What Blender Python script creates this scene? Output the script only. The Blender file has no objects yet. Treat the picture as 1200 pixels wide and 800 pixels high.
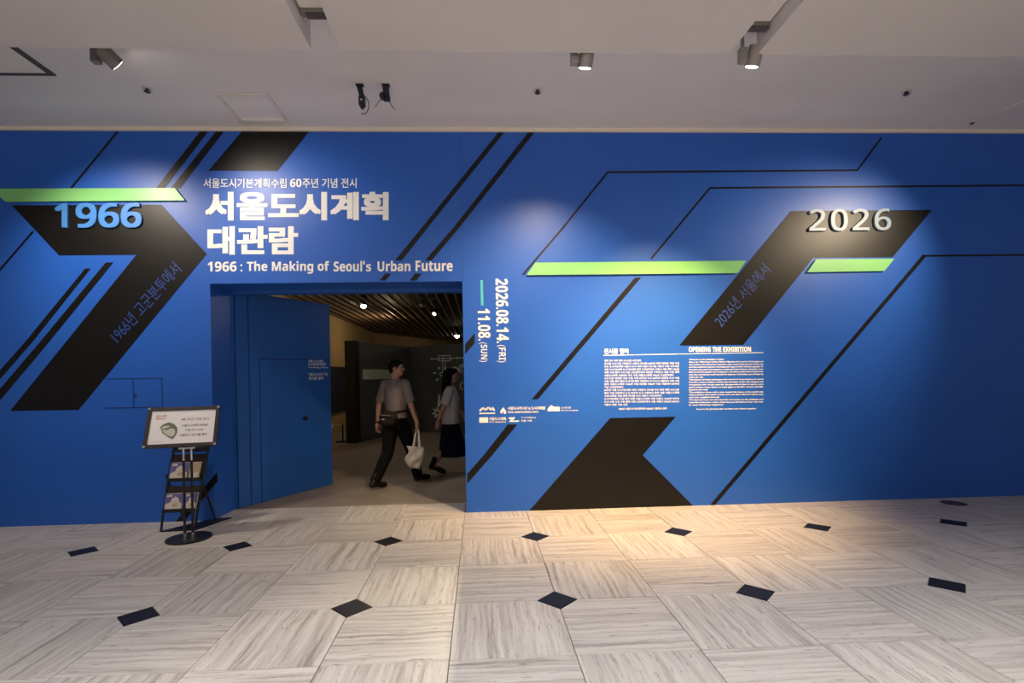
import bpy, bmesh, math, random
from mathutils import Vector, Matrix
import numpy as np

random.seed(7)
SC = bpy.context.scene
COL = SC.collection
PI = math.pi

# ------------------------------------------------------------------ camera
F_PX, CX, CY = 600.1, 588.9, 440.07
YAW, ROLL, EYE = 0.0452, -0.0187, 1.5
WALL_Y, WALL_T, CEIL_Z = 5.655, 0.45, 4.224
_f = Vector((math.sin(YAW), math.cos(YAW), 0))
_r0 = Vector((math.cos(YAW), -math.sin(YAW), 0))
_u0 = Vector((0, 0, 1))
CR = _r0 * math.cos(ROLL) + _u0 * math.sin(ROLL)
CU = -_r0 * math.sin(ROLL) + _u0 * math.cos(ROLL)
EYE_V = Vector((0, 0, EYE))
cam_d = bpy.data.cameras.new('camera')
cam_d.sensor_width = 36.0
cam_d.lens = 36.0 * F_PX / 1200
cam_d.shift_x = (600 - CX) / 1200
cam_d.shift_y = (CY - 400) / 1200
cam_d.clip_start = 0.05
cam = bpy.data.objects.new('camera', cam_d)
COL.objects.link(cam)
m3 = Matrix((CR, CU, -_f)).transposed()
cam.matrix_world = Matrix.Translation(EYE_V) @ m3.to_4x4()
SC.camera = cam

# ------------------------------------------------------------------ world, lights, exposure
SC.view_settings.view_transform = 'Standard'
SC.view_settings.look = 'None'
SC.view_settings.gamma = 1.0
SC.view_settings.exposure = 0.0
SC.view_settings.use_curve_mapping = False
W = bpy.data.worlds.new('world')
SC.world = W
W.use_nodes = True
W.node_tree.nodes['Background'].inputs[0].default_value = (0.93, 0.95, 1.0, 1)
W.node_tree.nodes['Background'].inputs[1].default_value = 0.16


def area(name, loc, rot, sx, sy, power, col, spread=180):
    d = bpy.data.lights.new(name, 'AREA')
    d.shape = 'RECTANGLE'
    d.size, d.size_y = sx, sy
    d.energy = power
    d.color = col
    d.spread = math.radians(spread)
    o = bpy.data.objects.new(name, d)
    COL.objects.link(o)
    o.location = loc
    o.rotation_euler = rot
    return o


# unseen area fills added to light the lobby floor and ceiling
area('lobby_fill', (0.5, 1.2, 3.95), (0, 0, 0), 8.0, 1.2, 120, (1.0, 0.965, 0.94), 90)
area('lobby_fill', (0.0, -2.5, 3.95), (0, 0, 0), 8.0, 2.0, 185, (1.0, 0.965, 0.94), 90)
area('ceiling_fill', (0.0, -3.2, 2.5), (math.radians(165), 0, 0), 11.0, 0.5, 300, (1.0, 0.94, 0.89), 170)  # added upward fill, brightens the ceiling from out of view

SPOT_POWER = {'left': 110, 'mid': 480, 'right': 1200, 'far_right': 330, 'far_left': 230}


# ------------------------------------------------------------------ survey helpers (image measurement -> metres on a real plane)
def ray(px, py):
    return (_f + CR * ((px - CX) / F_PX) - CU * ((py - CY) / F_PX))


def on_floor(px, py, z=0.0):
    d = ray(px, py)
    return EYE_V + d * ((z - EYE) / d.z)


def on_y(px, py, y=WALL_Y):
    d = ray(px, py)
    return EYE_V + d * (y / d.y)


def wxz(px, py, y=WALL_Y):
    p = on_y(px, py, y)
    return (p.x, p.z)


def at_depth(px, py, dep):
    return EYE_V + ray(px, py) * dep


# ------------------------------------------------------------------ materials
def mat(name, col, rough=0.5, spec=0.5, metal=0.0, noise=0.0, nscale=20.0, bump=0.0, bscale=60.0, emit=None, estr=0.0, coat=0.0):
    m = bpy.data.materials.new(name)
    m.use_nodes = True
    nt = m.node_tree
    b = nt.nodes['Principled BSDF']
    b.inputs['Base Color'].default_value = (*col, 1)
    b.inputs['Roughness'].default_value = rough
    b.inputs['Specular IOR Level'].default_value = spec
    b.inputs['Metallic'].default_value = metal
    if coat:
        b.inputs['Coat Weight'].default_value = coat
    tc = nt.nodes.new('ShaderNodeTexCoord')
    if noise:
        n = nt.nodes.new('ShaderNodeTexNoise')
        n.inputs['Scale'].default_value = nscale
        n.inputs['Detail'].default_value = 4
        nt.links.new(tc.outputs['Object'], n.inputs['Vector'])
        r = nt.nodes.new('ShaderNodeValToRGB')
        r.color_ramp.elements[0].position = 0.3
        r.color_ramp.elements[1].position = 0.7
        r.color_ramp.elements[0].color = (*[c * (1 - noise) for c in col], 1)
        r.color_ramp.elements[1].color = (*[min(1, c * (1 + noise)) for c in col], 1)
        nt.links.new(n.outputs['Fac'], r.inputs['Fac'])
        nt.links.new(r.outputs['Color'], b.inputs['Base Color'])
    if bump:
        n2 = nt.nodes.new('ShaderNodeTexNoise')
        n2.inputs['Scale'].default_value = bscale
        n2.inputs['Detail'].default_value = 3
        nt.links.new(tc.outputs['Object'], n2.inputs['Vector'])
        bp = nt.nodes.new('ShaderNodeBump')
        bp.inputs['Strength'].default_value = bump
        bp.inputs['Distance'].default_value = 0.01
        nt.links.new(n2.outputs['Fac'], bp.inputs['Height'])
        nt.links.new(bp.outputs['Normal'], b.inputs['Normal'])
    if emit:
        b.inputs['Emission Color'].default_value = (*emit, 1)
        b.inputs['Emission Strength'].default_value = estr
    return m


def travertine():
    m = bpy.data.materials.new('travertine')
    m.use_nodes = True
    nt = m.node_tree
    L = nt.links
    b = nt.nodes['Principled BSDF']
    tc = nt.nodes.new('ShaderNodeTexCoord')
    oi = nt.nodes.new('ShaderNodeObjectInfo')
    mul = nt.nodes.new('ShaderNodeMath'); mul.operation = 'MULTIPLY'; mul.inputs[1].default_value = 60
    L.new(oi.outputs['Random'], mul.inputs[0])
    add = nt.nodes.new('ShaderNodeVectorMath'); add.operation = 'ADD'
    L.new(tc.outputs['Object'], add.inputs[0]); L.new(mul.outputs[0], add.inputs[1])
    # warp the veins gently
    wn = nt.nodes.new('ShaderNodeTexNoise'); wn.inputs['Scale'].default_value = 3.5; wn.inputs['Detail'].default_value = 5
    L.new(add.outputs[0], wn.inputs['Vector'])
    ws = nt.nodes.new('ShaderNodeVectorMath'); ws.operation = 'SCALE'; ws.inputs['Scale'].default_value = 0.05
    L.new(wn.outputs['Color'], ws.inputs[0])
    wa = nt.nodes.new('ShaderNodeVectorMath'); wa.operation = 'ADD'
    L.new(add.outputs[0], wa.inputs[0]); L.new(ws.outputs[0], wa.inputs[1])

    def layer(sx, sy, scale, detail, rough=0.6):
        mp = nt.nodes.new('ShaderNodeMapping')
        mp.inputs['Scale'].default_value = (sx, sy, 1)
        L.new(wa.outputs[0], mp.inputs['Vector'])
        n = nt.nodes.new('ShaderNodeTexNoise')
        n.inputs['Scale'].default_value = scale; n.inputs['Detail'].default_value = detail
        n.inputs['Roughness'].default_value = rough
        L.new(mp.outputs[0], n.inputs['Vector'])
        return n

    def ramp(src, stops):
        r = nt.nodes.new('ShaderNodeValToRGB')
        cr = r.color_ramp
        while len(cr.elements) < len(stops):
            cr.elements.new(0.5)
        for e, (p, c) in zip(cr.elements, stops):
            e.position = p; e.color = (*c, 1)
        L.new(src, r.inputs['Fac'])
        return r
    veins = layer(30, 1.0, 1.0, 7, 0.68)
    base = ramp(veins.outputs['Fac'], [(0.32, (0.26, 0.235, 0.215)), (0.43, (0.43, 0.398, 0.37)), (0.53, (0.53, 0.498, 0.468)), (0.68, (0.61, 0.58, 0.552))])
    # dark open streaks
    st = layer(52, 7.0, 1.0, 9, 0.75)
    stm = ramp(st.outputs['Fac'], [(0.575, (0, 0, 0)), (0.64, (1, 1, 1))])
    mx = nt.nodes.new('ShaderNodeMix'); mx.data_type = 'RGBA'
    L.new(stm.outputs['Color'], mx.inputs[0])
    L.new(base.outputs['Color'], mx.inputs[6])
    mx.inputs[7].default_value = (0.22, 0.20, 0.185, 1)
    # tone of each slab
    hv = nt.nodes.new('ShaderNodeHueSaturation')
    mr = nt.nodes.new('ShaderNodeMapRange'); mr.inputs[3].default_value = 0.93; mr.inputs[4].default_value = 1.07
    L.new(oi.outputs['Random'], mr.inputs[0]); L.new(mr.outputs[0], hv.inputs['Value'])
    L.new(mx.outputs[2], hv.inputs['Color'])
    L.new(hv.outputs[0], b.inputs['Base Color'])
    b.inputs['Roughness'].default_value = 0.42
    b.inputs['Specular IOR Level'].default_value = 0.4
    bp = nt.nodes.new('ShaderNodeBump'); bp.inputs['Strength'].default_value = 0.12; bp.inputs['Distance'].default_value = 0.004; bp.invert = True
    L.new(stm.outputs['Color'], bp.inputs['Height'])
    L.new(bp.outputs['Normal'], b.inputs['Normal'])
    return m


M = {}
M['blue'] = mat('blue_paint', (0.017, 0.118, 0.56), 0.40, 0.5, noise=0.04, nscale=1.2, bump=0.04, bscale=45)
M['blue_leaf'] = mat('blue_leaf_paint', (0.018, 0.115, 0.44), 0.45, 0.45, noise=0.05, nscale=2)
M['groove'] = mat('blue_groove', (0.006, 0.03, 0.16), 0.6)
M['black'] = mat('black_vinyl', (0.0050, 0.0040, 0.0036), 0.40, 0.33, noise=0.15, nscale=6, bump=0.03, bscale=50)
M['green'] = mat('green_acrylic', (0.26, 0.66, 0.22), 0.35, 0.5, noise=0.03, nscale=3)
M['teal'] = mat('teal_vinyl', (0.10, 0.60, 0.62), 0.4)
M['white'] = mat('white_vinyl', (0.95, 0.95, 0.94), 0.45)
M['skyblue'] = mat('sky_blue_acrylic', (0.065, 0.26, 0.70), 0.4)
M['paleblue'] = mat('pale_blue_acrylic', (0.27, 0.37, 0.50), 0.4)
M['violet'] = mat('deep_blue_vinyl', (0.022, 0.065, 0.31), 0.45)
M['ceil'] = mat('ceiling_paint', (0.84, 0.805, 0.785), 0.8, 0.2, noise=0.02, nscale=1.5, bump=0.03, bscale=15)
M['ceilpanel'] = mat('ceiling_panel_paint', (0.76, 0.715, 0.68), 0.8, 0.2, noise=0.02, nscale=1.2, bump=0.02, bscale=12)
M['trim'] = mat('cream_trim', (0.80, 0.72, 0.62), 0.5)
M['lightpanel'] = mat('pale_panel', (0.94, 0.88, 0.80), 0.6)
M['gap'] = mat('dark_gap', (0.09, 0.08, 0.08), 0.7)
M['trav'] = travertine()
M['inlay'] = mat('black_granite', (0.010, 0.010, 0.016), 0.5, 0.25, noise=0.5, nscale=120)
M['grout'] = mat('grout', (0.22, 0.19, 0.165), 0.9)
M['gfloor'] = mat('gallery_floor_vinyl', (0.25, 0.205, 0.165), 0.45, 0.4, noise=0.12, nscale=2.5)
M['tan'] = mat('tan_plaster', (0.52, 0.38, 0.20), 0.8, 0.2, noise=0.06, nscale=2, bump=0.05, bscale=25)
M['char'] = mat('charcoal_board', (0.085, 0.090, 0.090), 0.6, 0.3, noise=0.08, nscale=1.5)
M['blk'] = mat('matt_black', (0.006, 0.006, 0.006), 0.7)
M['slat'] = mat('brown_slat', (0.26, 0.17, 0.10), 0.55, noise=0.2, nscale=8)
M['navy'] = mat('navy_board', (0.006, 0.009, 0.032), 0.6, noise=0.2, nscale=3)
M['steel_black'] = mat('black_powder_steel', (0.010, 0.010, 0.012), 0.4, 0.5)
M['frame'] = mat('charcoal_frame', (0.035, 0.030, 0.034), 0.35)
M['brown_plate'] = mat('dark_brown_plate', (0.045, 0.030, 0.024), 0.5)
M['chrome'] = mat('chrome', (0.75, 0.75, 0.78), 0.18, metal=1.0)
M['paper'] = mat('poster_paper', (0.93, 0.91, 0.95), 0.4)
M['orange'] = mat('orange_ink', (0.75, 0.38, 0.28), 0.6)
M['sketch'] = mat('grey_green_ink', (0.16, 0.18, 0.13), 0.6)
M['sketch_pale'] = mat('pale_green_ink', (0.60, 0.63, 0.54), 0.6)
M['ink'] = mat('grey_ink', (0.22, 0.21, 0.25), 0.6)
M['purple'] = mat('violet_print', (0.14, 0.13, 0.36), 0.45, noise=0.2, nscale=30)
M['cream_print'] = mat('cream_print', (0.66, 0.62, 0.55), 0.5, noise=0.12, nscale=60)
M['tan_print'] = mat('tan_print', (0.48, 0.38, 0.25), 0.5, noise=0.2, nscale=40)
M['lampbody'] = mat('grey_lamp_body', (0.33, 0.30, 0.28), 0.45)
M['lampdark'] = mat('dark_grey_lamp_body', (0.20, 0.19, 0.17), 0.5)
M['lens'] = mat('lamp_lens', (0.9, 0.9, 0.9), 0.3, emit=(1, 0.93, 0.80), estr=14)
M['glow'] = mat('downlight_lens', (0.9, 0.9, 0.9), 0.3, emit=(1, 0.90, 0.72), estr=18)
M['brass'] = mat('bronze_cover', (0.10, 0.065, 0.05), 0.45, metal=0.5)
M['skin'] = mat('skin', (0.50, 0.27, 0.17), 0.55, 0.35, noise=0.06, nscale=20)
M['hair'] = mat('black_hair', (0.005, 0.0045, 0.0045), 0.7, 0.15, noise=0.3, nscale=60, bump=0.4, bscale=140)
M['lip'] = mat('lip', (0.36, 0.12, 0.10), 0.5)
M['shirt'] = mat('taupe_cotton', (0.27, 0.215, 0.185), 0.9, 0.1, noise=0.08, nscale=14, bump=0.3, bscale=18)
M['trouser'] = mat('black_trouser_cloth', (0.0075, 0.0065, 0.006), 0.9, 0.05, noise=0.15, nscale=12, bump=0.3, bscale=14)
M['shoe'] = mat('black_leather', (0.006, 0.005, 0.005), 0.5, 0.25)
M['bagbrown'] = mat('dark_brown_nylon', (0.018, 0.010, 0.008), 0.7, 0.2, noise=0.2, nscale=20, bump=0.2, bscale=30)
M['canvas'] = mat('cream_canvas', (0.62, 0.55, 0.46), 0.9, 0.1, noise=0.14, nscale=22, bump=0.4, bscale=24)
M['wshirt'] = mat('white_cotton', (0.60, 0.56, 0.52), 0.9, 0.1, noise=0.06, nscale=12, bump=0.25, bscale=18)
M['skirt'] = mat('navy_skirt_cloth', (0.008, 0.009, 0.022), 0.85, 0.1, noise=0.2, nscale=10, bump=0.3, bscale=12)
M['chalk'] = mat('white_print', (0.72, 0.78, 0.80), 0.5)
M['chalk_dim'] = mat('blue_grey_print', (0.62, 0.76, 0.84), 0.5)
M['platepale'] = mat('pale_sign_plate', (0.62, 0.64, 0.50), 0.5)
M['rope'] = mat('grey_belt', (0.55, 0.50, 0.42), 0.7)


# ------------------------------------------------------------------ mesh helpers
def link(name, me, m, parent=None, **props):
    o = bpy.data.objects.new(name, me)
    COL.objects.link(o)
    if m is not None and len(me.materials) == 0:
        me.materials.append(m)
    if parent is not None:
        o.parent = parent
    for k, v in props.items():
        o[k] = v
    return o


def thing(name, label, cat, loc=(0, 0, 0), rz=0.0, group=None):
    o = bpy.data.objects.new(name, None)
    o.empty_display_size = 0.1
    COL.objects.link(o)
    o.location = loc
    o.rotation_euler = (0, 0, rz)
    o['label'] = label
    o['category'] = cat
    if group:
        o['group'] = group
    return o


class MB:
    def __init__(s):
        s.v, s.f = [], []

    def add(s, vs, fs):
        o = len(s.v)
        s.v += [tuple(v) for v in vs]
        s.f += [tuple(i + o for i in f) for f in fs]
        return s

    def box(s, a, b):
        (x0, y0, z0), (x1, y1, z1) = a, b
        vs = [(x0, y0, z0), (x1, y0, z0), (x1, y1, z0), (x0, y1, z0), (x0, y0, z1), (x1, y0, z1), (x1, y1, z1), (x0, y1, z1)]
        return s.add(vs, [(0, 3, 2, 1), (4, 5, 6, 7), (0, 1, 5, 4), (1, 2, 6, 5), (2, 3, 7, 6), (3, 0, 4, 7)])

    def prism(s, pts, d):
        """polygon of 3-D points extruded by vector d"""
        n = len(pts)
        d = Vector(d)
        vs = [Vector(p) for p in pts] + [Vector(p) + d for p in pts]
        fs = [tuple(range(n)), tuple(range(2 * n - 1, n - 1, -1))]
        fs += [(i, i + n, (i + 1) % n + n, (i + 1) % n) for i in range(n)]
        return s.add(vs, fs)

    def tube(s, pts, r, n=8, r1=None):
        pts = [Vector(p) for p in pts]
        rings = []
        for i, p in enumerate(pts):
            t = (pts[min(i + 1, len(pts) - 1)] - pts[max(i - 1, 0)]).normalized()
            a = t.cross(Vector((0.3, 0.2, 0.9))).normalized()
            b = t.cross(a)
            rr = r if r1 is None else r + (r1 - r) * i / (len(pts) - 1)
            rings.append([p + (a * math.cos(2 * PI * k / n) + b * math.sin(2 * PI * k / n)) * rr for k in range(n)])
        vs = [v for R in rings for v in R]
        fs = []
        for i in range(len(rings) - 1):
            for k in range(n):
                fs.append((i * n + k, i * n + (k + 1) % n, (i + 1) * n + (k + 1) % n, (i + 1) * n + k))
        fs += [tuple(range(n - 1, -1, -1)), tuple((len(rings) - 1) * n + k for k in range(n))]
        return s.add(vs, fs)

    def disc(s, c, r, h, n=32, axis=Vector((0, 0, 1))):
        return s.tube([Vector(c), Vector(c) + axis * h], r, n)

    def ribbon(s, pts, width, nrm, thick):
        """flat strip along pts, lying in the plane whose normal is nrm"""
        nrm = Vector(nrm)
        pts = [Vector(p) for p in pts]
        for a, b in zip(pts[:-1], pts[1:]):
            t = (b - a).normalized()
            sd = nrm.cross(t).normalized() * width / 2
            s.prism([a - sd, b - sd, b + sd, a + sd], nrm * thick)
        return s

    def mesh(s, name, smooth=False, bevel=0.0):
        me = bpy.data.meshes.new(name)
        me.from_pydata(s.v, [], s.f)
        bm = bmesh.new()
        bm.from_mesh(me)
        bmesh.ops.recalc_face_normals(bm, faces=bm.faces)
        if bevel:
            es = [e for e in bm.edges if len(e.link_faces) == 2 and e.calc_face_angle(0) > 0.6]
            bmesh.ops.bevel(bm, geom=es, offset=bevel, segments=1, affect='EDGES')
        bm.to_mesh(me)
        bm.free()
        if smooth:
            me.shade_smooth()
            me.set_sharp_from_angle(angle=0.7)
        return me

    def build(s, name, m, parent=None, smooth=False, bevel=0.0, **props):
        return link(name, s.mesh(name, smooth, bevel), m, parent, **props)


class Blob:
    """union of tapered limbs and ellipsoids, fused by voxel remeshing into one smooth surface"""

    def __init__(s):
        s.mb = MB()

    def limb(s, pts, rads, n=14, flat=None, cap=True):
        pts = [Vector(p) for p in pts]
        for (a, b, r0, r1) in zip(pts[:-1], pts[1:], rads[:-1], rads[1:]):
            s.cone(a, b, r0, r1, n)
        if cap:
            for p, r in zip(pts, rads):
                s.ell(p, (r, r, r))
        else:
            for p, r in list(zip(pts, rads))[1:-1]:
                s.ell(p, (r, r, r))
        return s

    def cone(s, a, b, r0, r1, n=14, squash=1.0, ax=Vector((0, 1, 0))):
        a, b = Vector(a), Vector(b)
        t = (b - a).normalized()
        x = t.cross(ax if abs(t.dot(ax)) < 0.95 else Vector((1, 0, 0))).normalized()
        y = t.cross(x)
        vs = []
        for p, r in ((a, r0), (b, r1)):
            for k in range(n):
                vs.append(p + x * math.cos(2 * PI * k / n) * r + y * math.sin(2 * PI * k / n) * r * squash)
        fs = [(k, (k + 1) % n, n + (k + 1) % n, n + k) for k in range(n)]
        fs += [tuple(range(n - 1, -1, -1)), tuple(range(n, 2 * n))]
        s.mb.add(vs, fs)
        return s

    def loft(s, rings, n=20):
        """rings of (center, rx, ry) horizontal ellipses"""
        vs, fs = [], []
        for c, rx, ry in rings:
            for k in range(n):
                t = 2 * PI * k / n
                vs.append((c[0] + rx * math.cos(t), c[1] + ry * math.sin(t), c[2]))
        for i in range(len(rings) - 1):
            for k in range(n):
                fs.append((i * n + k, i * n + (k + 1) % n, (i + 1) * n + (k + 1) % n, (i + 1) * n + k))
        fs += [tuple(range(n - 1, -1, -1)), tuple((len(rings) - 1) * n + k for k in range(n))]
        s.mb.add(vs, fs)
        return s

    def ell(s, c, r, rot=None, nu=14, nv=9):
        vs, fs = [], []
        c = Vector(c)
        for i in range(nv + 1):
            ph = PI * i / nv
            for k in range(nu):
                th = 2 * PI * k / nu
                v = Vector((r[0] * math.sin(ph) * math.cos(th), r[1] * math.sin(ph) * math.sin(th), r[2] * math.cos(ph)))
                if rot is not None:
                    v = rot @ v
                vs.append(c + v)
        for i in range(nv):
            for k in range(nu):
                fs.append((i * nu + k, (i + 1) * nu + k, (i + 1) * nu + (k + 1) % nu, i * nu + (k + 1) % nu))
        s.mb.add(vs, fs)
        return s

    def fuse(s, name, voxel, smooth, m, parent, label=None):
        me = bpy.data.meshes.new(name)
        me.from_pydata(s.mb.v, [], s.mb.f)
        bm = bmesh.new(); bm.from_mesh(me)
        bmesh.ops.remove_doubles(bm, verts=bm.verts, dist=1e-6)
        bmesh.ops.recalc_face_normals(bm, faces=bm.faces)
        bm.to_mesh(me); bm.free()
        o = bpy.data.objects.new(name, me)
        COL.objects.link(o)
        rm = o.modifiers.new('fuse', 'REMESH'); rm.mode = 'VOXEL'; rm.voxel_size = voxel
        if smooth:
            sm = o.modifiers.new('smooth', 'SMOOTH'); sm.factor = 0.5; sm.iterations = smooth
        bpy.context.view_layer.update()
        dg = bpy.context.evaluated_depsgraph_get()
        out = bpy.data.meshes.new_from_object(o.evaluated_get(dg))
        out.name = name
        bpy.data.objects.remove(o)
        bpy.data.meshes.remove(me)
        out.shade_smooth()
        r = link(name, out, m, parent)
        if label:
            r['label'] = label
        return r


# lettering: built-in font -> mesh, fitted to a box
def bold_latin(t):
    out = ''
    for ch in t:
        o = ord(ch)
        if 48 <= o <= 57:
            out += chr(0x1D7EC + o - 48)
        elif 65 <= o <= 90:
            out += chr(0x1D5D4 + o - 65)
        elif 97 <= o <= 122:
            out += chr(0x1D5EE + o - 97)
        else:
            out += ch
    return out


def sans_digits(t):
    return ''.join(chr(0x1D7E2 + int(ch)) for ch in t)


_font_cache = {}


def glyph_mesh(body, bold, space=1.0):
    key = (body, bold, space)
    if key in _font_cache:
        return _font_cache[key]
    c = bpy.data.curves.new('lettering', 'FONT')
    c.body = body
    c.resolution_u = 3
    c.space_character = space
    o = bpy.data.objects.new('lettering', c)
    COL.objects.link(o)
    bpy.context.view_layer.update()
    dg = bpy.context.evaluated_depsgraph_get()
    me = bpy.data.meshes.new_from_object(o.evaluated_get(dg))
    v = np.array([p.co[:2] for p in me.vertices])
    f = [tuple(p.vertices) for p in me.polygons]
    bpy.data.objects.remove(o)
    bpy.data.curves.remove(c)
    bpy.data.meshes.remove(me)
    n0 = len(v)
    if bold > 0:      # heavier strokes: overlaid copies shifted by a fraction of the letter height
        n, fs, vs = len(v), [], []
        for q, (a, b) in enumerate(((-1, -.7), (1, -.7), (1, .7), (-1, .7), (0, 0))):
            vs.append(v + np.array([a, b]) * bold)
            fs += [tuple(i + q * n for i in p) for p in f]
        v, f = np.vstack(vs), fs
    lo, hi = v.min(0), v.max(0)
    v = (v - lo) / (hi - lo)
    lay = np.repeat(np.arange(5) if bold > 0 else np.zeros(1), n0)
    _font_cache[key] = (v, f, lay)
    return _font_cache[key]


def letters(mb, body, p00, p10, p01, nrm, bold=0.0, thick=0.0, lift=0.0015, space=1.0):
    """lay text on the parallelogram p00 (bottom left) p10 (bottom right) p01 (top left)"""
    v, f, lay = glyph_mesh(body, bold, space)
    p00, p10, p01, nrm = Vector(p00), Vector(p10), Vector(p01), Vector(nrm)
    ex, ey = p10 - p00, p01 - p00
    top = [p00 + ex * a + ey * b + nrm * (lift + thick + 0.0003 * q) for (a, b), q in zip(v, lay)]
    if thick:
        bot = [p - nrm * thick for p in top]
        n = len(top)
        cnt = {}
        for q in f:
            for i in range(len(q)):
                a, b = q[i], q[(i + 1) % len(q)]
                cnt[(a, b)] = 1
        side = [(a, b, b + n, a + n) for (a, b) in cnt if (b, a) not in cnt]
        mb.add(top + bot, f + side)
    else:
        mb.add(top, f)
    return mb


NW = (0, -1, 0)      # outward normal of the blue wall


def wp(px, py, off=0.0):
    p = on_y(px, py)
    return Vector((p.x, WALL_Y - off, p.z))


# ================================================================== STRUCTURE
# door opening in metres
DX0 = wxz(248.5, 460)[0]
DX1 = wxz(544.2, 460)[0]
DZ = wxz(400, 330.8)[1]
WX0, WX1 = -9.0, 9.5
wall = MB().box((WX0, WALL_Y, 0), (DX0, WALL_Y + WALL_T, CEIL_Z)).box((DX1, WALL_Y, 0), (WX1, WALL_Y + WALL_T, CEIL_Z)) \
    .box((DX0, WALL_Y, DZ), (DX1, WALL_Y + WALL_T, CEIL_Z)) \
    .build('wall_front', M['blue'], kind='structure', label='blue painted exhibition wall with door opening and graphics')

# cream strip at the head of the wall
MB().box((WX0, WALL_Y - 0.03, CEIL_Z - 0.035), (WX1, WALL_Y - 0.001, CEIL_Z)).build('trim_1', M['trim'], kind='structure')

# ---- floor: slabs with one clipped corner and black square inlays
S = 1.3538
H2 = S / 2
LX, LY = 0.4903, 3.3974
CLIP = 0.1355
floor = MB().box((-9, -6, -0.12), (9.5, WALL_Y + WALL_T, -0.012)).build('floor', M['grout'], kind='structure')
g = 0.0022
e = H2 - g
tile_me = MB().prism([(CLIP + g, g, 0), (e, g, 0), (e, e, 0), (g, e, 0), (g, CLIP + g, 0)], (0, 0, -0.02)).mesh('tile', bevel=0.0015)
tile_me.materials.append(M['trav'])
square_me = MB().prism([(g, g, 0), (e, g, 0), (e, e, 0), (g, e, 0)], (0, 0, -0.02)).mesh('tile', bevel=0.0015)
square_me.materials.append(M['trav'])
inl = CLIP - 0.002
inlay_me = MB().prism([(inl, 0, 0), (0, inl, 0), (-inl, 0, 0), (0, -inl, 0)], (0, 0, -0.02)).mesh('inlay_tile', bevel=0.0015)
inlay_me.materials.append(M['inlay'])
for i in range(-5, 6):
    for j in range(-3, 3):
        cx_, cy_ = LX + i * S, LY + j * S
        for k in range(4):
            sx = (1, -1, -1, 1)[k]; sy = (1, 1, -1, -1)[k]
            x_, y_ = cx_ + sx * H2 / 2, cy_ + sy * H2 / 2
            if y_ > WALL_Y + WALL_T or y_ < 1.0:
                continue
            if abs(x_ - 0.2) > 1.35 * max(y_, 1.2) + 1.2:
                continue
            o = link('tile', square_me if (j == 2 and k > 1) else tile_me, None, floor)
            o.location = (cx_, cy_, random.uniform(-0.0006, 0.0006))
            o.rotation_euler = (0, 0, k * PI / 2)
        if 1.0 < cy_ < WALL_Y - 0.1 and abs(cx_) < 1.3 * cy_ + 1:
            o = link('inlay_tile', inlay_me, None, floor, label='small black granite inlay set diagonally between slabs')
            o.location = (cx_, cy_, 0.0002)

MB().box((-9.2, -7, 0), (9.7, -6.8, CEIL_Z)).build('wall_rear', mat('rear_wall_dark', (0.10, 0.09, 0.085), 0.7), kind='structure')  # unseen wall added dark to cut world light on the blue wall

# ---- ceiling: upper strip by the wall, lower panels with track slots
EDGE_Y = on_floor(640, 61.5, 4.0).y
PZ = 4.0
ceiling = MB().box((-9, -6, CEIL_Z), (9.5, WALL_Y, CEIL_Z + 0.1)).build('ceiling', M['ceil'], kind='structure')
s1a, s1b = on_floor(363, 56, PZ).x, on_floor(398, 57, PZ).x
s2a, s2b = on_floor(856, 62, PZ).x, on_floor(889, 62, PZ).x
for a, b in ((-9, s1a), (s1b, s2a), (s2b, 9.5)):
    MB().box((a, -6, PZ), (b, EDGE_Y, PZ + 0.222)).build('ceiling_panel', M['ceilpanel'], ceiling)
# faint access hatch
hp = [on_floor(x, y, CEIL_Z) for x, y in ((250, 108), (316, 108), (335, 140.5), (281, 140.5))]
hx0, hx1 = (hp[0].x + hp[3].x) / 2, (hp[1].x + hp[2].x) / 2
hy0, hy1 = hp[0].y, hp[2].y
hb = MB()
for (a, b) in (((hx0, hy0), (hx1, hy0 + .03)), ((hx0, hy1 - .03), (hx1, hy1)), ((hx0, hy0 + .03), (hx0 + .03, hy1 - .03)), ((hx1 - .03, hy0 + .03), (hx1, hy1 - .03))):
    hb.box((*a, CEIL_Z - 0.022), (*b, CEIL_Z - 0.0005))
hatch = hb.build('access_hatch', M['ceilpanel'], ceiling, label='pale square frame of a flush access hatch')
# recessed panel at left
rp = on_floor(66, 87.5, CEIL_Z)
rx1, ry1 = rp.x, rp.y
rec = MB()
rec.box((rx1 - 0.05, EDGE_Y - 0.1, CEIL_Z - 0.012), (rx1, ry1, CEIL_Z - 0.0005)).box((rx1 - 1.6, ry1 - 0.03, CEIL_Z - 0.012), (rx1 - 0.05, ry1, CEIL_Z - 0.0005))
rec = rec.build('recess_frame', M['gap'], ceiling, label='dark gap round the pale recessed panel')
MB().box((rx1 - 1.6, EDGE_Y - 0.1, CEIL_Z - 0.006), (rx1 - 0.052, ry1 - 0.032, CEIL_Z - 0.0005)).build('recess_panel', M['lightpanel'], rec, label='pale flat panel')
MB().box((rx1 - 0.45, EDGE_Y - 0.1, CEIL_Z - 0.0085), (rx1 - 0.44, ry1 - 0.052, CEIL_Z - 0.0062)).build('panel_joint', M['ceil'], rec)
# ceiling joint at right
ja, jb = on_floor(1136, 147, CEIL_Z), on_floor(1205, 116, CEIL_Z)
MB().ribbon([ja, jb], 0.02, (0, 0, -1), 0.006).build('ceiling_joint', M['ceilpanel'], ceiling)
MB().disc(on_floor(1133, 147, CEIL_Z) + Vector((0, -0.06, -0.012)), 0.02, 0.0115, 12).build('joint_cap', M['gap'], ceiling)

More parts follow.
